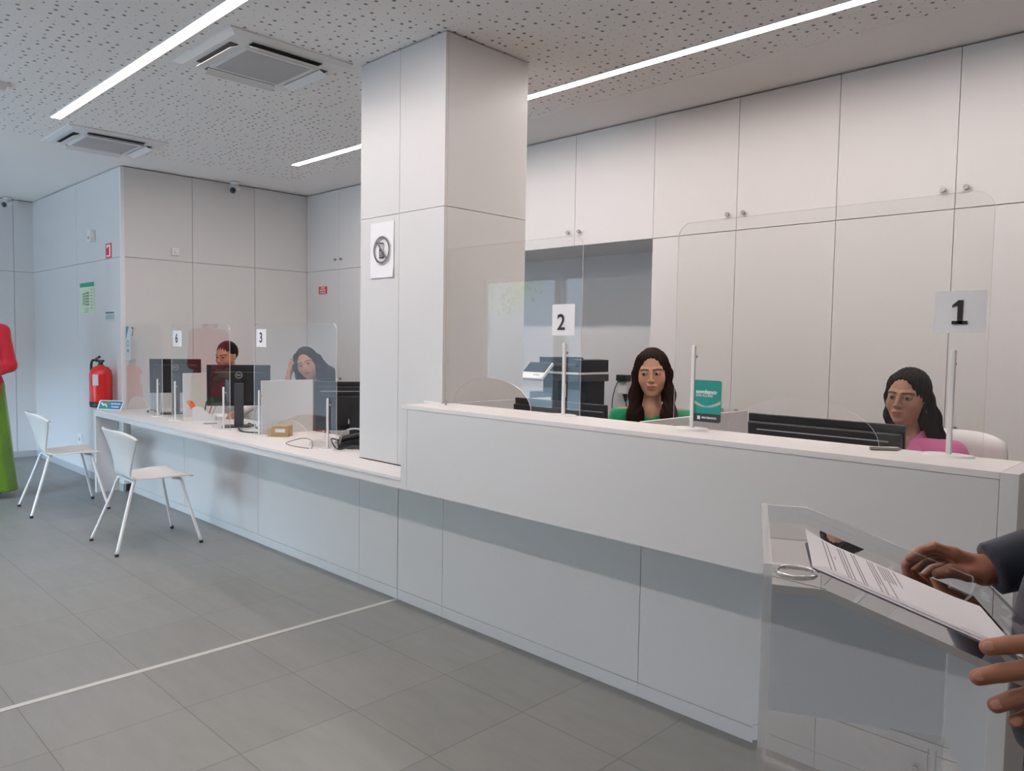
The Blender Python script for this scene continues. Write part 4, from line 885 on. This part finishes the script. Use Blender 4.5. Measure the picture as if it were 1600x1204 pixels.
def build_person(name, label, loc, rz, J, head, skin, clothes, hair, hands, fine_hands=False, step=.009, male=False, shoes=None, extras=None):
    """J: joints in the person's own frame (faces -y). head: (centre, rotation, scale). clothes: list of (name, fn, material, clip fn)."""
    t = empty(name, label, 'person', loc, rz)
    hc, hr, hk = head; hc = V(*hc)
    toh = lambda p: (p-hc)@hr     # person frame to head frame
    W_ = 1.0 if male else .88
    def torso(p, g=0.0):
        q = p
        ch = V(*J['chest']); pe = V(*J['pelvis']); ne = V(*J['neck'])
        d = ell(q, ch, (.150*W_+g, .100+g, .165+g)); d = smin(d, ell(q, (ch+pe)/2+V(0, 0, -.02), (.128*W_+g, .092+g, .17+g)), .06); d = smin(d, ell(q, pe, (.150+g, .115+g, .12+g)), .07)
        d = smin(d, seg(q, V(*J['ls']), ne+V(.02, .0, -.045), .048*W_+g, .045+g), .05); d = smin(d, seg(q, V(*J['rs']), ne+V(-.02, .0, -.045), .048*W_+g, .045+g), .05)
        if not male:
            for s in (-1, 1): d = smin(d, ell(q, ch+V(.066*s, -.066, -.03), (.052+g, .046+g, .052+g)), .03)
        return d
    def arms(p, g=0.0, tip=0):
        d = None
        for s, e, w in (('ls', 'le', 'lw'), ('rs', 're', 'rw')):
            a = seg(p, J[s], J[e], .051*W_+g, .041*W_+g); b = seg(p, J[e], J[w], .040*W_+g, .0265*W_**.5+g); a = smin(a, b, .02); d = a if d is None else np.minimum(d, a)
        return d
    def legs(p, g=0.0, flare=0.0):
        d = None
        for h, k_, f in (('lh', 'lk', 'lf'), ('rh', 'rk', 'rf')):
            a = smin(seg(p, J[h], J[k_], .082+g, .056+g+flare*.4), seg(p, J[k_], J[f], .054+g+flare*.4, .036+g+flare), .03); d = a if d is None else smin(d, a, .01)
        return d
    def body(p):
        d = smin(torso(p), arms(p), .035); d = smin(d, legs(p), .05)
        nk = seg(p, V(*J['neck'])+V(0, .012, -.03), hc+hr@V(0, .018, -.055)*hk, .055 if male else .047, .050 if male else .043); d = smin(d, nk, .03)
        hd = head_sdf(toh(p), male, hk); d = smin(d, hd, .012)
        for k_, H in hands.items():
            if H is not None: d = smin(d, hand_sdf(p, H), .012)
        for f, k_ in (('lf', 1), ('rf', -1)):
            a = V(*J[f]); d = smin(d, seg(p, a+V(0, .02, -.03), a+V(0, -.13, -.045), .035, .026), .02)
        return d
    keys = [V(*v) for v in J.values()]; lo = np.min(keys, 0)-.24; hi = np.max(keys, 0)+.20; hi[2] = hc[2]+.16; lo[2] = 0.0
    fine = [(hc-V(.11, .14, .15), hc+V(.11, .14, .15), .0032)]
    for H in hands.values():
        if H is not None and fine_hands:
            pts = np.array([q for a, b, _, _ in H[1]+H[0]+H[2] for q in (a, b)]); fine.append((pts.min(0)-.02, pts.max(0)+.02, fine_hands))
    bax = axes(lo, hi, step, fine)
    def col(v):
        h = toh(v); c = face_colour(h, *skin[:3], male=male, k=hk, beard=skin[3] if len(skin) > 3 else None)
        c[h[:, 2] < -.13*hk] = skin[0]
        for H in hands.values():
            if H is None: continue
            for JT in H[3]:
                tipd = np.sqrt(((v-JT[3])**2).sum(1)); w = np.clip((.016-tipd)/.006, 0, 1)[:, None]*.35; c = c*(1-w)+np.array((skin[0][0]*1.05, skin[0][1]*.85, skin[0][2]*.82), np.float32)*w
                for q in JT[1:3]:
                    kd = np.sqrt(((v-q)**2).sum(1)); w = np.clip((.009-kd)/.004, 0, 1)[:, None]*.15; c = c*(1-w)+c*np.array((.85, .7, .65), np.float32)*w
        return c
    sdf_obj('body', body, bax, M_skin, t, col)
    for s in (-1, 1):       # eyes
        c = hc+hr@V(.0305*s, -.0748, .004)*hk; bm = bmesh.new(); ball(bm, (0, 0, 0), .0132*hk, 0, 24); e = bm_obj('eye', bm, M_eyew, t, loc=tuple(map(float, c)))
        g = V(*head_gaze.get(name+label, (0, -1, 0))); g /= np.linalg.norm(g); bm = bmesh.new(); ball(bm, tuple(float(q) for q in g*.0058*hk), .0090*hk, 0, 20); bm_obj('iris', bm, M_iris, e)
    env = dict(hk=hk, torso=torso, arms=arms, legs=legs, J=J, hc=hc, hr=hr, toh=toh, W=W_)
    for nm, fn, m_ in clothes:
        sdf_obj(nm, lambda p, fn=fn: fn(p, env), axes(lo-.03, hi+.03, .0085), m_, t)
    for nm, fn, m_, st_ in hair:
        l2 = hc-V(.20, .20, .52); h2 = hc+V(.20, .24, .17); sdf_obj(nm, lambda p, fn=fn: fn(p, env), axes(l2, h2, st_), m_, t)
    for ex in (extras or []): ex(t, env)
    return t
head_gaze = {}
def seated(hz, lean=0.0, sh=.165, desk=.75, fwd=.0):
    nz = hz-.155; J = dict(neck=(0, -lean*.9, nz), chest=(0, .02-lean*.55, nz-.20), pelvis=(0, .07, nz-.50), ls=(sh, .0-lean*.75, nz-.07), rs=(-sh, .0-lean*.75, nz-.07),
                           lh=(.09, .04, nz-.52), rh=(-.09, .04, nz-.52), lk=(.11, -.38, nz-.50), rk=(-.11, -.38, nz-.50), lf=(.10, -.34, .10), rf=(-.10, -.34, .10))
    J['le'] = (sh+.05, -.10-lean*.7, nz-.33); J['re'] = (-sh-.05, -.10-lean*.7, nz-.33); J['lw'] = (sh-.02, -.32-lean*.6, max(desk+.035, nz-.36)); J['rw'] = (-sh+.02, -.32-lean*.6, max(desk+.035, nz-.36))
    return J
def desk_hand(J, side):
    s = 1 if side == 'l' else -1; w = V(*J[side+'w']); e = V(*J[side+'e']); d = w-e; d[2] *= .25
    return hand_parts(w, d, (0, 0, 1), (-s, 0, 0), (.25, .3, .32, .35))
def top_fn(g=.010, neck=.0, scoop=(.07, .07, .06), sleeve=1.0, vneck=0.0):
    def fn(p, E):
        d = smin(E['torso'](p, g), E['arms'](p, g+.004), .035)
        n = V(*E['J']['neck']); d = smax(d, -ell(p, n+V(0, -.03, .03+neck), scoop), .006)
        if vneck: d = smax(d, -ell(p, n+V(0, -.10, -.03), (.035, .09, vneck)), .006)
        d = smax(d, p[:, 2]-(n[2]+.005+neck), .006)
        for w, e in (('lw', 'le'), ('rw', 're')):
            a = V(*E['J'][w]); b = V(*E['J'][e]); ax_ = (a-b)/np.linalg.norm(a-b); cut = (p-(b+(a-b)*sleeve))@ax_; nearw = np.sqrt(((p-a)**2).sum(1)) < (.13 if sleeve > .5 else .30)
            d = np.where(nearw, smax(d, cut, .004), d)
        return smax(d, (V(*E['J']['pelvis'])[2]-.06)-p[:, 2], .006)
    return fn
def trousers_fn(g=.012, flare=0.0, low=.10):
    def fn(p, E):
        d = smin(E['legs'](p, g, flare), ell(p, E['J']['pelvis'], (.158+g, .12+g, .12+g)), .05); d = smax(d, p[:, 2]-(E['J']['pelvis'][2]+.06), .005); return smax(d, low-p[:, 2], .004)
    return fn
def shoe_fn(p, E):
    d = None
    for f in ('lf', 'rf'):
        a = V(*E['J'][f]); e = seg(p, a+V(0, .03, -.055), a+V(0, -.14, -.06), .042, .034); d = e if d is None else np.minimum(d, e)
    return smax(d, .004-p[:, 2], .003)
def long_hair(part=0.0, left=(.0, -.34), right=(.0, -.34), vol=1.0, frontl=(.085, -.03), frontr=(-.085, -.03), fall=None):
    # skull cap with a centre parting plus curtains down to the chest, in head coordinates
    def fn(p, E):
        h = E['toh'](p)/E['hk']; d = ell(h, (0, .018, .036), (.081*vol, .103, .093))
        face = ell(h, (part*.3, -.115, -.015), (.068, .098, .108)); d = smax(d, -face, .010)
        d = smax(d, -(h[:, 2]+.055)-.02+(h[:, 1] < -.02)*0, .02)
        d = smin(d, ell(h, (0, .05, -.06), (.078*vol, .060, .10)), .03)
        d = smax(d, -seg(h, (part, -.12, .122), (part, .02, .150), .010, .008), .010)
        for F in fall:
            pts, rs = F; f = None
            for a, b, ra, rb in zip(pts, pts[1:], rs, rs[1:]):
                e = seg(h*V(1, 1.45, 1), V(*a)*V(1, 1.45, 1), V(*b)*V(1, 1.45, 1), ra, rb)/1.2; f = e if f is None else smin(f, e, .03)
            d = smin(d, f, .022)
        ang = np.arctan2(h[:, 0], -(h[:, 1]-.02)); d = d+.0022*np.sin(ang*34+h[:, 2]*16)+.0014*np.sin(ang*71-h[:, 2]*23)
        face2 = ell(h, (0, -.118, -.015), (.063, .092, .104)); return smax(d, -face2, .008)
    return fn
def earring(side, r=.012):
    def f(t, E):
        c = E['hc']+E['hr']@V(.077*side, .004, -.045); bm = bmesh.new(); tube(bm, [(r*math.cos(a), 0, r*math.sin(a)-r*.6) for a in [R(q*30) for q in range(13)]], .0016, 6, n=2); bm_obj('earring', bm, M_chrome, t, loc=tuple(map(float, c)))
    return f
BR = (.030, .016, .010)
# woman in green: face to the room, eyes to her right
J = seated(1.262, .03, .155); L1 = 'woman with long brown hair in a green top, behind the high counter'
head_gaze['person'+L1] = (-.55, -1, -.05)
hr = rotm(R(-3), R(2), R(-3))
FALL = [([(.058, -.020, .075), (.076, -.015, .0), (.080, -.03, -.10), (.076, -.065, -.20), (.075, -.095, -.33)], [.016, .017, .026, .034, .038]), ([(-.058, -.020, .075), (-.076, -.015, .0), (-.082, -.03, -.10), (-.084, -.065, -.20), (-.084, -.095, -.35)], [.016, .017, .027, .037, .042])]
build_person('person', L1, (-2.285, 3.38, 0), R(33), J, ((0, -.035, 1.268), hr, 1.05), ((.49, .265, .17), (.42, .11, .09), (.016, .009, .006)),
    [('top', top_fn(.011, -.028, (.062, .09, .07), 1.0), cloth_mat('emerald_cloth', (.0, .27, .10))), ('trousers', trousers_fn(), cloth_mat('dark_trousers', (.02, .02, .03))), ('shoes', shoe_fn, M_black)],
    [('hair', long_hair(0.005, fall=FALL), hair_mat('brown_hair', (.030, .013, .009)), .0042)], dict(l=desk_hand(J, 'l'), r=desk_hand(J, 'r')), .0, extras=[earring(-1)])
# woman in pink
J = seated(1.228, .03, .16); L2 = 'woman with dark centre-parted hair in a pink shirt, behind the high counter'
head_gaze['person'+L2] = (.1, -1, .02)
hr = rotm(R(-1), R(1), R(2))
FALL = [([(.058, -.012, .075), (.078, .01, .0), (.090, .03, -.08), (.108, .04, -.17), (.125, .03, -.25)], [.016, .020, .032, .038, .030]), ([(-.058, -.015, .07), (-.076, .015, .0), (-.074, .035, -.08), (-.064, .04, -.16)], [.015, .018, .024, .022])]
def collar(colm, nz, w=.0):
    def f(t, E):
        n = V(*E['J']['neck'])
        for s in (-1, 1):
            bm = bmesh.new(); a = [(.058*s, .045, .035), (.060*s, -.01, .030), (.040*s, -.06, -.012), (.018*s, -.095, -.075)]; b = [(.080*s, .045, -.012), (.088*s, -.02, -.018), (.078*s, -.085, -.055), (.050*s, -.115, -.105)]
            va = [bm.verts.new(q) for q in a]; vb = [bm.verts.new(q) for q in b]
            for i in range(3): bm.faces.new((va[i], va[i+1], vb[i+1], vb[i])).smooth = True
            o = bm_obj('collar', bm, colm, t, loc=(float(n[0]), float(n[1]), float(n[2])-.01)); md = o.modifiers.new('s', 'SUBSURF'); md.levels = 2; md.render_levels = 2; solidify(o, .004)
    return f
pink = cloth_mat('pink_cloth', (.56, .13, .30))
build_person('person', L2, (-1.02, 3.36, 0), R(-3), J, ((0, -.035, 1.222), hr, .955), ((.40, .215, .145), (.36, .12, .10), (.022, .012, .008)),
    [('shirt', top_fn(.014, -.012, (.05, .07, .05), 1.0, .10), pink), ('trousers', trousers_fn(), cloth_mat('grey_trousers', (.05, .05, .06))), ('shoes', shoe_fn, M_black)],
    [('hair', long_hair(-.012, fall=FALL), hair_mat('black_brown_hair', (.014, .008, .008)), .0042)], dict(l=desk_hand(J, 'l'), r=desk_hand(J, 'r')), .0, extras=[collar(pink, 0), earring(1, .005)])
# man at the low counter, looking down, chin on his right hand
J = seated(1.255, .10, .19); J['re'] = (-.20, -.36, .80); J['rw'] = (-.075, -.235, 1.075); J['lw'] = (.20, -.44, .80); J['le'] = (.25, -.14, .86); L3 = 'bearded man in a white shirt at the low counter, chin on his hand'
head_gaze['person'+L3] = (-.2, -1, -.3)
hr = rotm(R(-22), R(10), R(-2))
def short_hair(p, E):
    h = E['toh'](p)/E['hk']; d = ell(h, (0, .020, .034), (.0785, .099, .094)); d = smax(d, -ell(h, (0, -.130, -.022), (.082, .082, .100)), .006); d = smax(d, -(h[:, 2]+.035+.02*(h[:, 1] > .04)), .010)
    d = smax(d, -ell(h, (.085, .008, -.02), (.02, .022, .035)), .008); d = smax(d, -ell(h, (-.085, .008, -.02), (.02, .022, .035)), .008)
    return d+.001*np.sin(h[:, 0]*300+h[:, 1]*90)
hb = rotm(0, 0, 0)
build_person('person', L3, (-6.57, 3.12, 0), R(48), J, ((0, -.135, 1.255), hr, 1.03), ((.40, .19, .115), (.34, .12, .09), (.018, .012, .010), (.10, .06, .045)),
    [('shirt', top_fn(.014, .0, (.055, .07, .05), .98), cloth_mat('white_cloth', (.74, .74, .76))), ('trousers', trousers_fn(), cloth_mat('navy_trousers', (.02, .025, .05))), ('shoes', shoe_fn, M_black)],
    [('hair', short_hair, hair_mat('short_black_hair', (.012, .010, .010)), .0042)], dict(l=desk_hand(J, 'l'), r=hand_parts((-.075, -.235, 1.075), (.35, .05, 1), (-.3, -1, .2), (1, .1, 0), (.9, 1.0, 1.05, 1.1), thumb=(.5, .2))), .004, male=True)
# woman resting her head on her right hand
J = seated(1.232, .07, .165); J['re'] = (-.235, -.27, .83); J['rw'] = (-.172, -.13, 1.10); J['lw'] = (.16, -.20, .79); J['le'] = (.24, -.02, .88); J['ls'] = (.175, -.04, 1.05); J['rs'] = (-.165, -.05, 1.03); L4 = 'woman with long brown hair resting her head on her hand, behind screen 3'
head_gaze['person'+L4] = (-.1, -1, -.15)
hr = rotm(R(-6), R(5), R(-17))
FALL = [([(.055, -.04, .080), (.085, -.03, .02), (.095, -.02, -.05), (.135, .0, -.12), (.185, .02, -.19), (.20, .03, -.26)], [.022, .028, .040, .044, .042, .030]), ([(.085, -.02, -.04), (.10, -.02, -.12), (.12, .0, -.22)], [.03, .04, .045]), ([(-.055, -.04, .075), (-.078, -.03, .0), (-.070, -.04, -.08), (-.045, -.05, -.15)], [.020, .022, .030, .032])]
def bracelet(t, E):
    a = V(*J['rw']); b = V(*J['re']); c = a+(b-a)*.28; ax_ = (a-b)/np.linalg.norm(a-b); bm = bmesh.new(); M4 = rot_to(Vector(map(float, ax_)))
    pts = [M4 @ Vector((.031*math.cos(R(q*20)), .031*math.sin(R(q*20)), 0)) for q in range(19)]; tube(bm, pts, .003, 6, n=2); bm_obj('bracelet', bm, mat('gold', (.6, .42, .25), .3, metal=1), t, loc=tuple(map(float, c)))
build_person('person', L4, (-5.155, 3.10, 0), R(52), J, ((-.035, -.095, 1.232), hr, 1.0), ((.43, .225, .15), (.36, .11, .10), (.035, .02, .015)),
    [('top', top_fn(.010, -.02, (.10, .10, .075), .0), cloth_mat('maroon_cloth', (.10, .012, .03))), ('trousers', trousers_fn(), cloth_mat('black_trousers', (.015, .015, .02))), ('shoes', shoe_fn, M_black)],
    [('hair', long_hair(-.01, fall=FALL), hair_mat('dark_brown_hair', (.030, .016, .012)), .0042)], dict(l=desk_hand(J, 'l'), r=hand_parts((-.172, -.13, 1.10), (.11, .13, 1), (-1, -.3, .2), (-.2, .9, 0), (.10, .14, .18, .22), thumb=(.7, .2))), .004, extras=[bracelet])
# ------------------------------------------------------------------ standing people
def standing(hz, sh=.17, heel=.10):
    nz = hz-.155; return dict(neck=(0, 0, nz), chest=(0, .02, nz-.20), pelvis=(0, .03, nz-.52), ls=(sh, .02, nz-.07), rs=(-sh, .02, nz-.07), lh=(.085, .03, nz-.56), rh=(-.085, .03, nz-.56),
                              lk=(.09, .0, nz-.98), rk=(-.09, .0, nz-.98), lf=(.11, .04, heel), rf=(-.11, .04, heel), le=(sh+.06, .03, nz-.36), re=(-sh-.06, .03, nz-.36), lw=(.05, -.20, nz-.45), rw=(-.05, -.20, nz-.45))
def jacket_fn(g=.018, low=.80, vneck=.10, cuff=1.0):
    def fn(p, E):
        d = smin(E['torso'](p, g), E['arms'](p, g+.004), .035); q = V(*E['J']['pelvis']); d = smin(d, ell(p, q+V(0, 0, -.12), (.168+g, .128+g, .30)), .05); n = V(*E['J']['neck'])
        d = smax(d, -ell(p, n+V(0, -.03, .03), (.055, .07, .05)), .006); d = smax(d, -ell(p, n+V(0, -.13, -.06), (.045, .07, vneck)), .006); d = smax(d, p[:, 2]-(n[2]+.01), .006)
        for w, e in (('lw', 'le'), ('rw', 're')):
            a = V(*E['J'][w]); b = V(*E['J'][e]); ax_ = (a-b)/np.linalg.norm(a-b); cut = (p-(b+(a-b)*cuff))@ax_; nearw = np.sqrt(((p-a)**2).sum(1)) < .16; d = np.where(nearw, smax(d, cut, .004), d)
        return smax(d, low-p[:, 2], .006)
    return fn
# woman in red jacket and wide green trousers at the left picture edge
J = standing(1.66, .165, .10); L5 = 'woman in red jacket and wide green trousers, at the left picture edge'
for k_ in ('le', 're'): J[k_] = (J[k_][0], -.01, J[k_][2])
FALL = [([(.060, -.02, .07), (.078, .0, .0), (.075, .03, -.12)], [.018, .022, .028]), ([(-.060, -.02, .07), (-.078, .0, .0), (-.075, .03, -.12)], [.018, .022, .028])]
hl = hand_parts(J['lw'], (-1, -.35, -.45), (.2, -1, .1), (-.2, -.1, 1), (.5, .55, .6, .6)); hr_ = hand_parts(J['rw'], (1, -.2, -.5), (-.2, -1, .1), (.2, -.1, 1), (.5, .55, .6, .6))
def wide(p, E):
    d = None
    for h, f in (('lh', 'lf'), ('rh', 'rf')):
        a = V(*E['J'][h]); b = V(*E['J'][f]); e = seg(p, a, V(b[0], b[1]-.01, .06), .10, .155); ang = np.arctan2(p[:, 1]-b[1], p[:, 0]-b[0]); e = e+.006*np.sin(ang*9+p[:, 2]*5)*np.clip((1.0-p[:, 2]), 0, 1); d = e if d is None else smin(d, e, .02)
    d = smin(d, ell(p, E['J']['pelvis'], (.165, .125, .13)), .04); return smax(smax(d, .055-p[:, 2], .004), p[:, 2]-(E['J']['pelvis'][2]+.08), .005)
def sandal(p, E):
    d = None
    for f in ('lf', 'rf'):
        a = V(*E['J'][f]); e = np.minimum(seg(p, V(a[0], a[1]+.03, .045), V(a[0], a[1]-.15, .018), .018, .014)+.0, seg(p, V(a[0], a[1]+.045, .07), V(a[0], a[1]+.05, .008), .018, .008))
        for yy in (-.12, -.06): e = np.minimum(e, seg(p, V(a[0]-.035, a[1]+yy, .03), V(a[0]+.035, a[1]+yy, .045), .009, .009))
        d = e if d is None else np.minimum(d, e)
    return smax(d, .003-p[:, 2], .002)
green_satin = mat('green_satin', (.11, .23, .010), .40, noise=.5, nscale=4, sheen=.2)
build_person('person', L5, (-7.81, 1.468, 0), R(72), J, ((0, -.03, 1.66), rotm(0, 0, 0), 1.0), ((.42, .22, .14), (.36, .10, .09), BR),
    [('jacket', jacket_fn(.016, .80, .10), cloth_mat('red_cloth', (.48, .006, .02))), ('trousers', wide, green_satin), ('sandals', sandal, mat('bronze_leather', (.20, .10, .05), .4))],
    [('hair', long_hair(0, fall=FALL), hair_mat('chestnut_hair', (.05, .022, .012)), .005)], dict(l=hl, r=hr_), 0)
# speaker behind the lectern: only the hands, a sleeve and the jacket edge reach into the picture
U0, W0 = .505, .25
def LP(u, w, z): return (-(w-W0), u-U0, z)
def chain_hand(wrist, fingers, thumb, r0=.0102):
    w = V(*wrist); P = []; L = []; palm = []
    for i, F in enumerate(fingers):
        r = r0*(1, 1.02, .98, .86)[i]; J_ = [V(*q) for q in F]; L.append(J_)
        for k_ in range(3): P.append((J_[k_], J_[k_+1], r*(1.06-.07*k_), r*(1.0-.08*k_)))
        palm.append((w+(J_[0]-w)*.12, J_[0], .019, .0125))
    T = [V(*q) for q in thumb]; return palm, P, [(T[0], T[1], .019, .014), (T[1], T[2], .0135, .0125), (T[2], T[3], .0125, .0100)], L
def bent(K, T, bow, n=(0, 0, 1)):
    K = V(*K); T = V(*T); n = V(*n); return [K, K+(T-K)*.46+n*bow, K+(T-K)*.76+n*bow*.7, T]
J = standing(1.66, .19, .08)
J.update(rw=LP(.400, .487, 1.012), re=LP(.64, .53, 1.10), lw=LP(.455, -.055, 1.02), le=LP(.66, -.02, 1.09), ls=(.19, .02, 1.435), rs=(-.19, .02, 1.435))
far = chain_hand(LP(.400, .487, 1.012), [[LP(.345, .478, 1.040), LP(.312, .474, 1.050), LP(.288, .468, 1.041), LP(.270, .466, 1.027)], [LP(.340, .500, 1.036), LP(.300, .500, 1.033), LP(.274, .495, 1.012), LP(.260, .492, .992)],
                                          [LP(.345, .522, 1.026), LP(.308, .524, 1.012), LP(.288, .520, .989), LP(.280, .516, .969)], [LP(.356, .540, 1.010), LP(.328, .543, .992), LP(.312, .540, .975), LP(.306, .536, .960)]],
                 [LP(.392, .474, 1.008), LP(.366, .464, 1.008), LP(.338, .460, 1.012), LP(.316, .457, 1.005)])
pl_ = -.045
near = chain_hand(LP(.455, -.055, 1.02), [bent(LP(.362, pl_, 1.068), LP(.268, pl_+.004, 1.050), .003), bent(LP(.360, pl_-.002, 1.042), LP(.258, pl_, 1.012), .003), bent(LP(.362, pl_, 1.014), LP(.280, pl_+.004, .978), .004), bent(LP(.368, pl_+.002, .990), LP(.303, pl_+.006, .960), .003)],
                  [LP(.435, -.04, 1.045), LP(.405, -.028, 1.066), LP(.375, -.012, 1.075), LP(.350, .0, 1.062)], .0120)
L6 = 'person in a dark navy suit behind the clear lectern, hands spread around it'
def sgn_lo(p): return p
bx_, by_ = LN[0]+math.cos(LA)*U0-math.sin(LA)*W0, LN[1]+math.sin(LA)*U0+math.cos(LA)*W0
navy = cloth_mat('navy_suit', (.006, .009, .026), .75)
def nails(t, E):
    for F in near[3]:
        tip = F[3]; d = (F[3]-F[2]); d = d/np.linalg.norm(d); out = V(*LP(0, -1, 0))-V(*LP(0, 0, 0)); out = out/np.linalg.norm(out); up = V(0, 0, 1); n_ = out*.86+up*.5; n_ = n_-d*(n_@d); n_ /= np.linalg.norm(n_)
        c = tip-d*.001+n_*.0088; bm = bmesh.new(); M4 = Matrix((tuple(map(float, d)), tuple(map(float, np.cross(n_, d))), tuple(map(float, n_)))).transposed().to_4x4(); ball(bm, tuple(map(float, c)), (.0072, .0060, .0016), 0, 16, M4); bm_obj('fingernail', bm, M_nail, t)
M_nail = mat('nail', (.42, .20, .14), .3)
build_person('person', L6, (bx_, by_, 0), LA-R(90)+0*R(180), J, ((0, .055, 1.66), rotm(0, R(4), 0), 1.03), ((.34, .145, .09), (.30, .10, .08), (.018, .012, .010)),
    [('jacket', jacket_fn(.017, .80, .14, .97), navy), ('trousers', trousers_fn(.014, .01, .07), navy), ('shoes', shoe_fn, M_black)],
    [('hair', short_hair, hair_mat('dark_short_hair', (.015, .012, .010)), .005)], dict(l=near, r=far), .0022, male=True, extras=[nails])
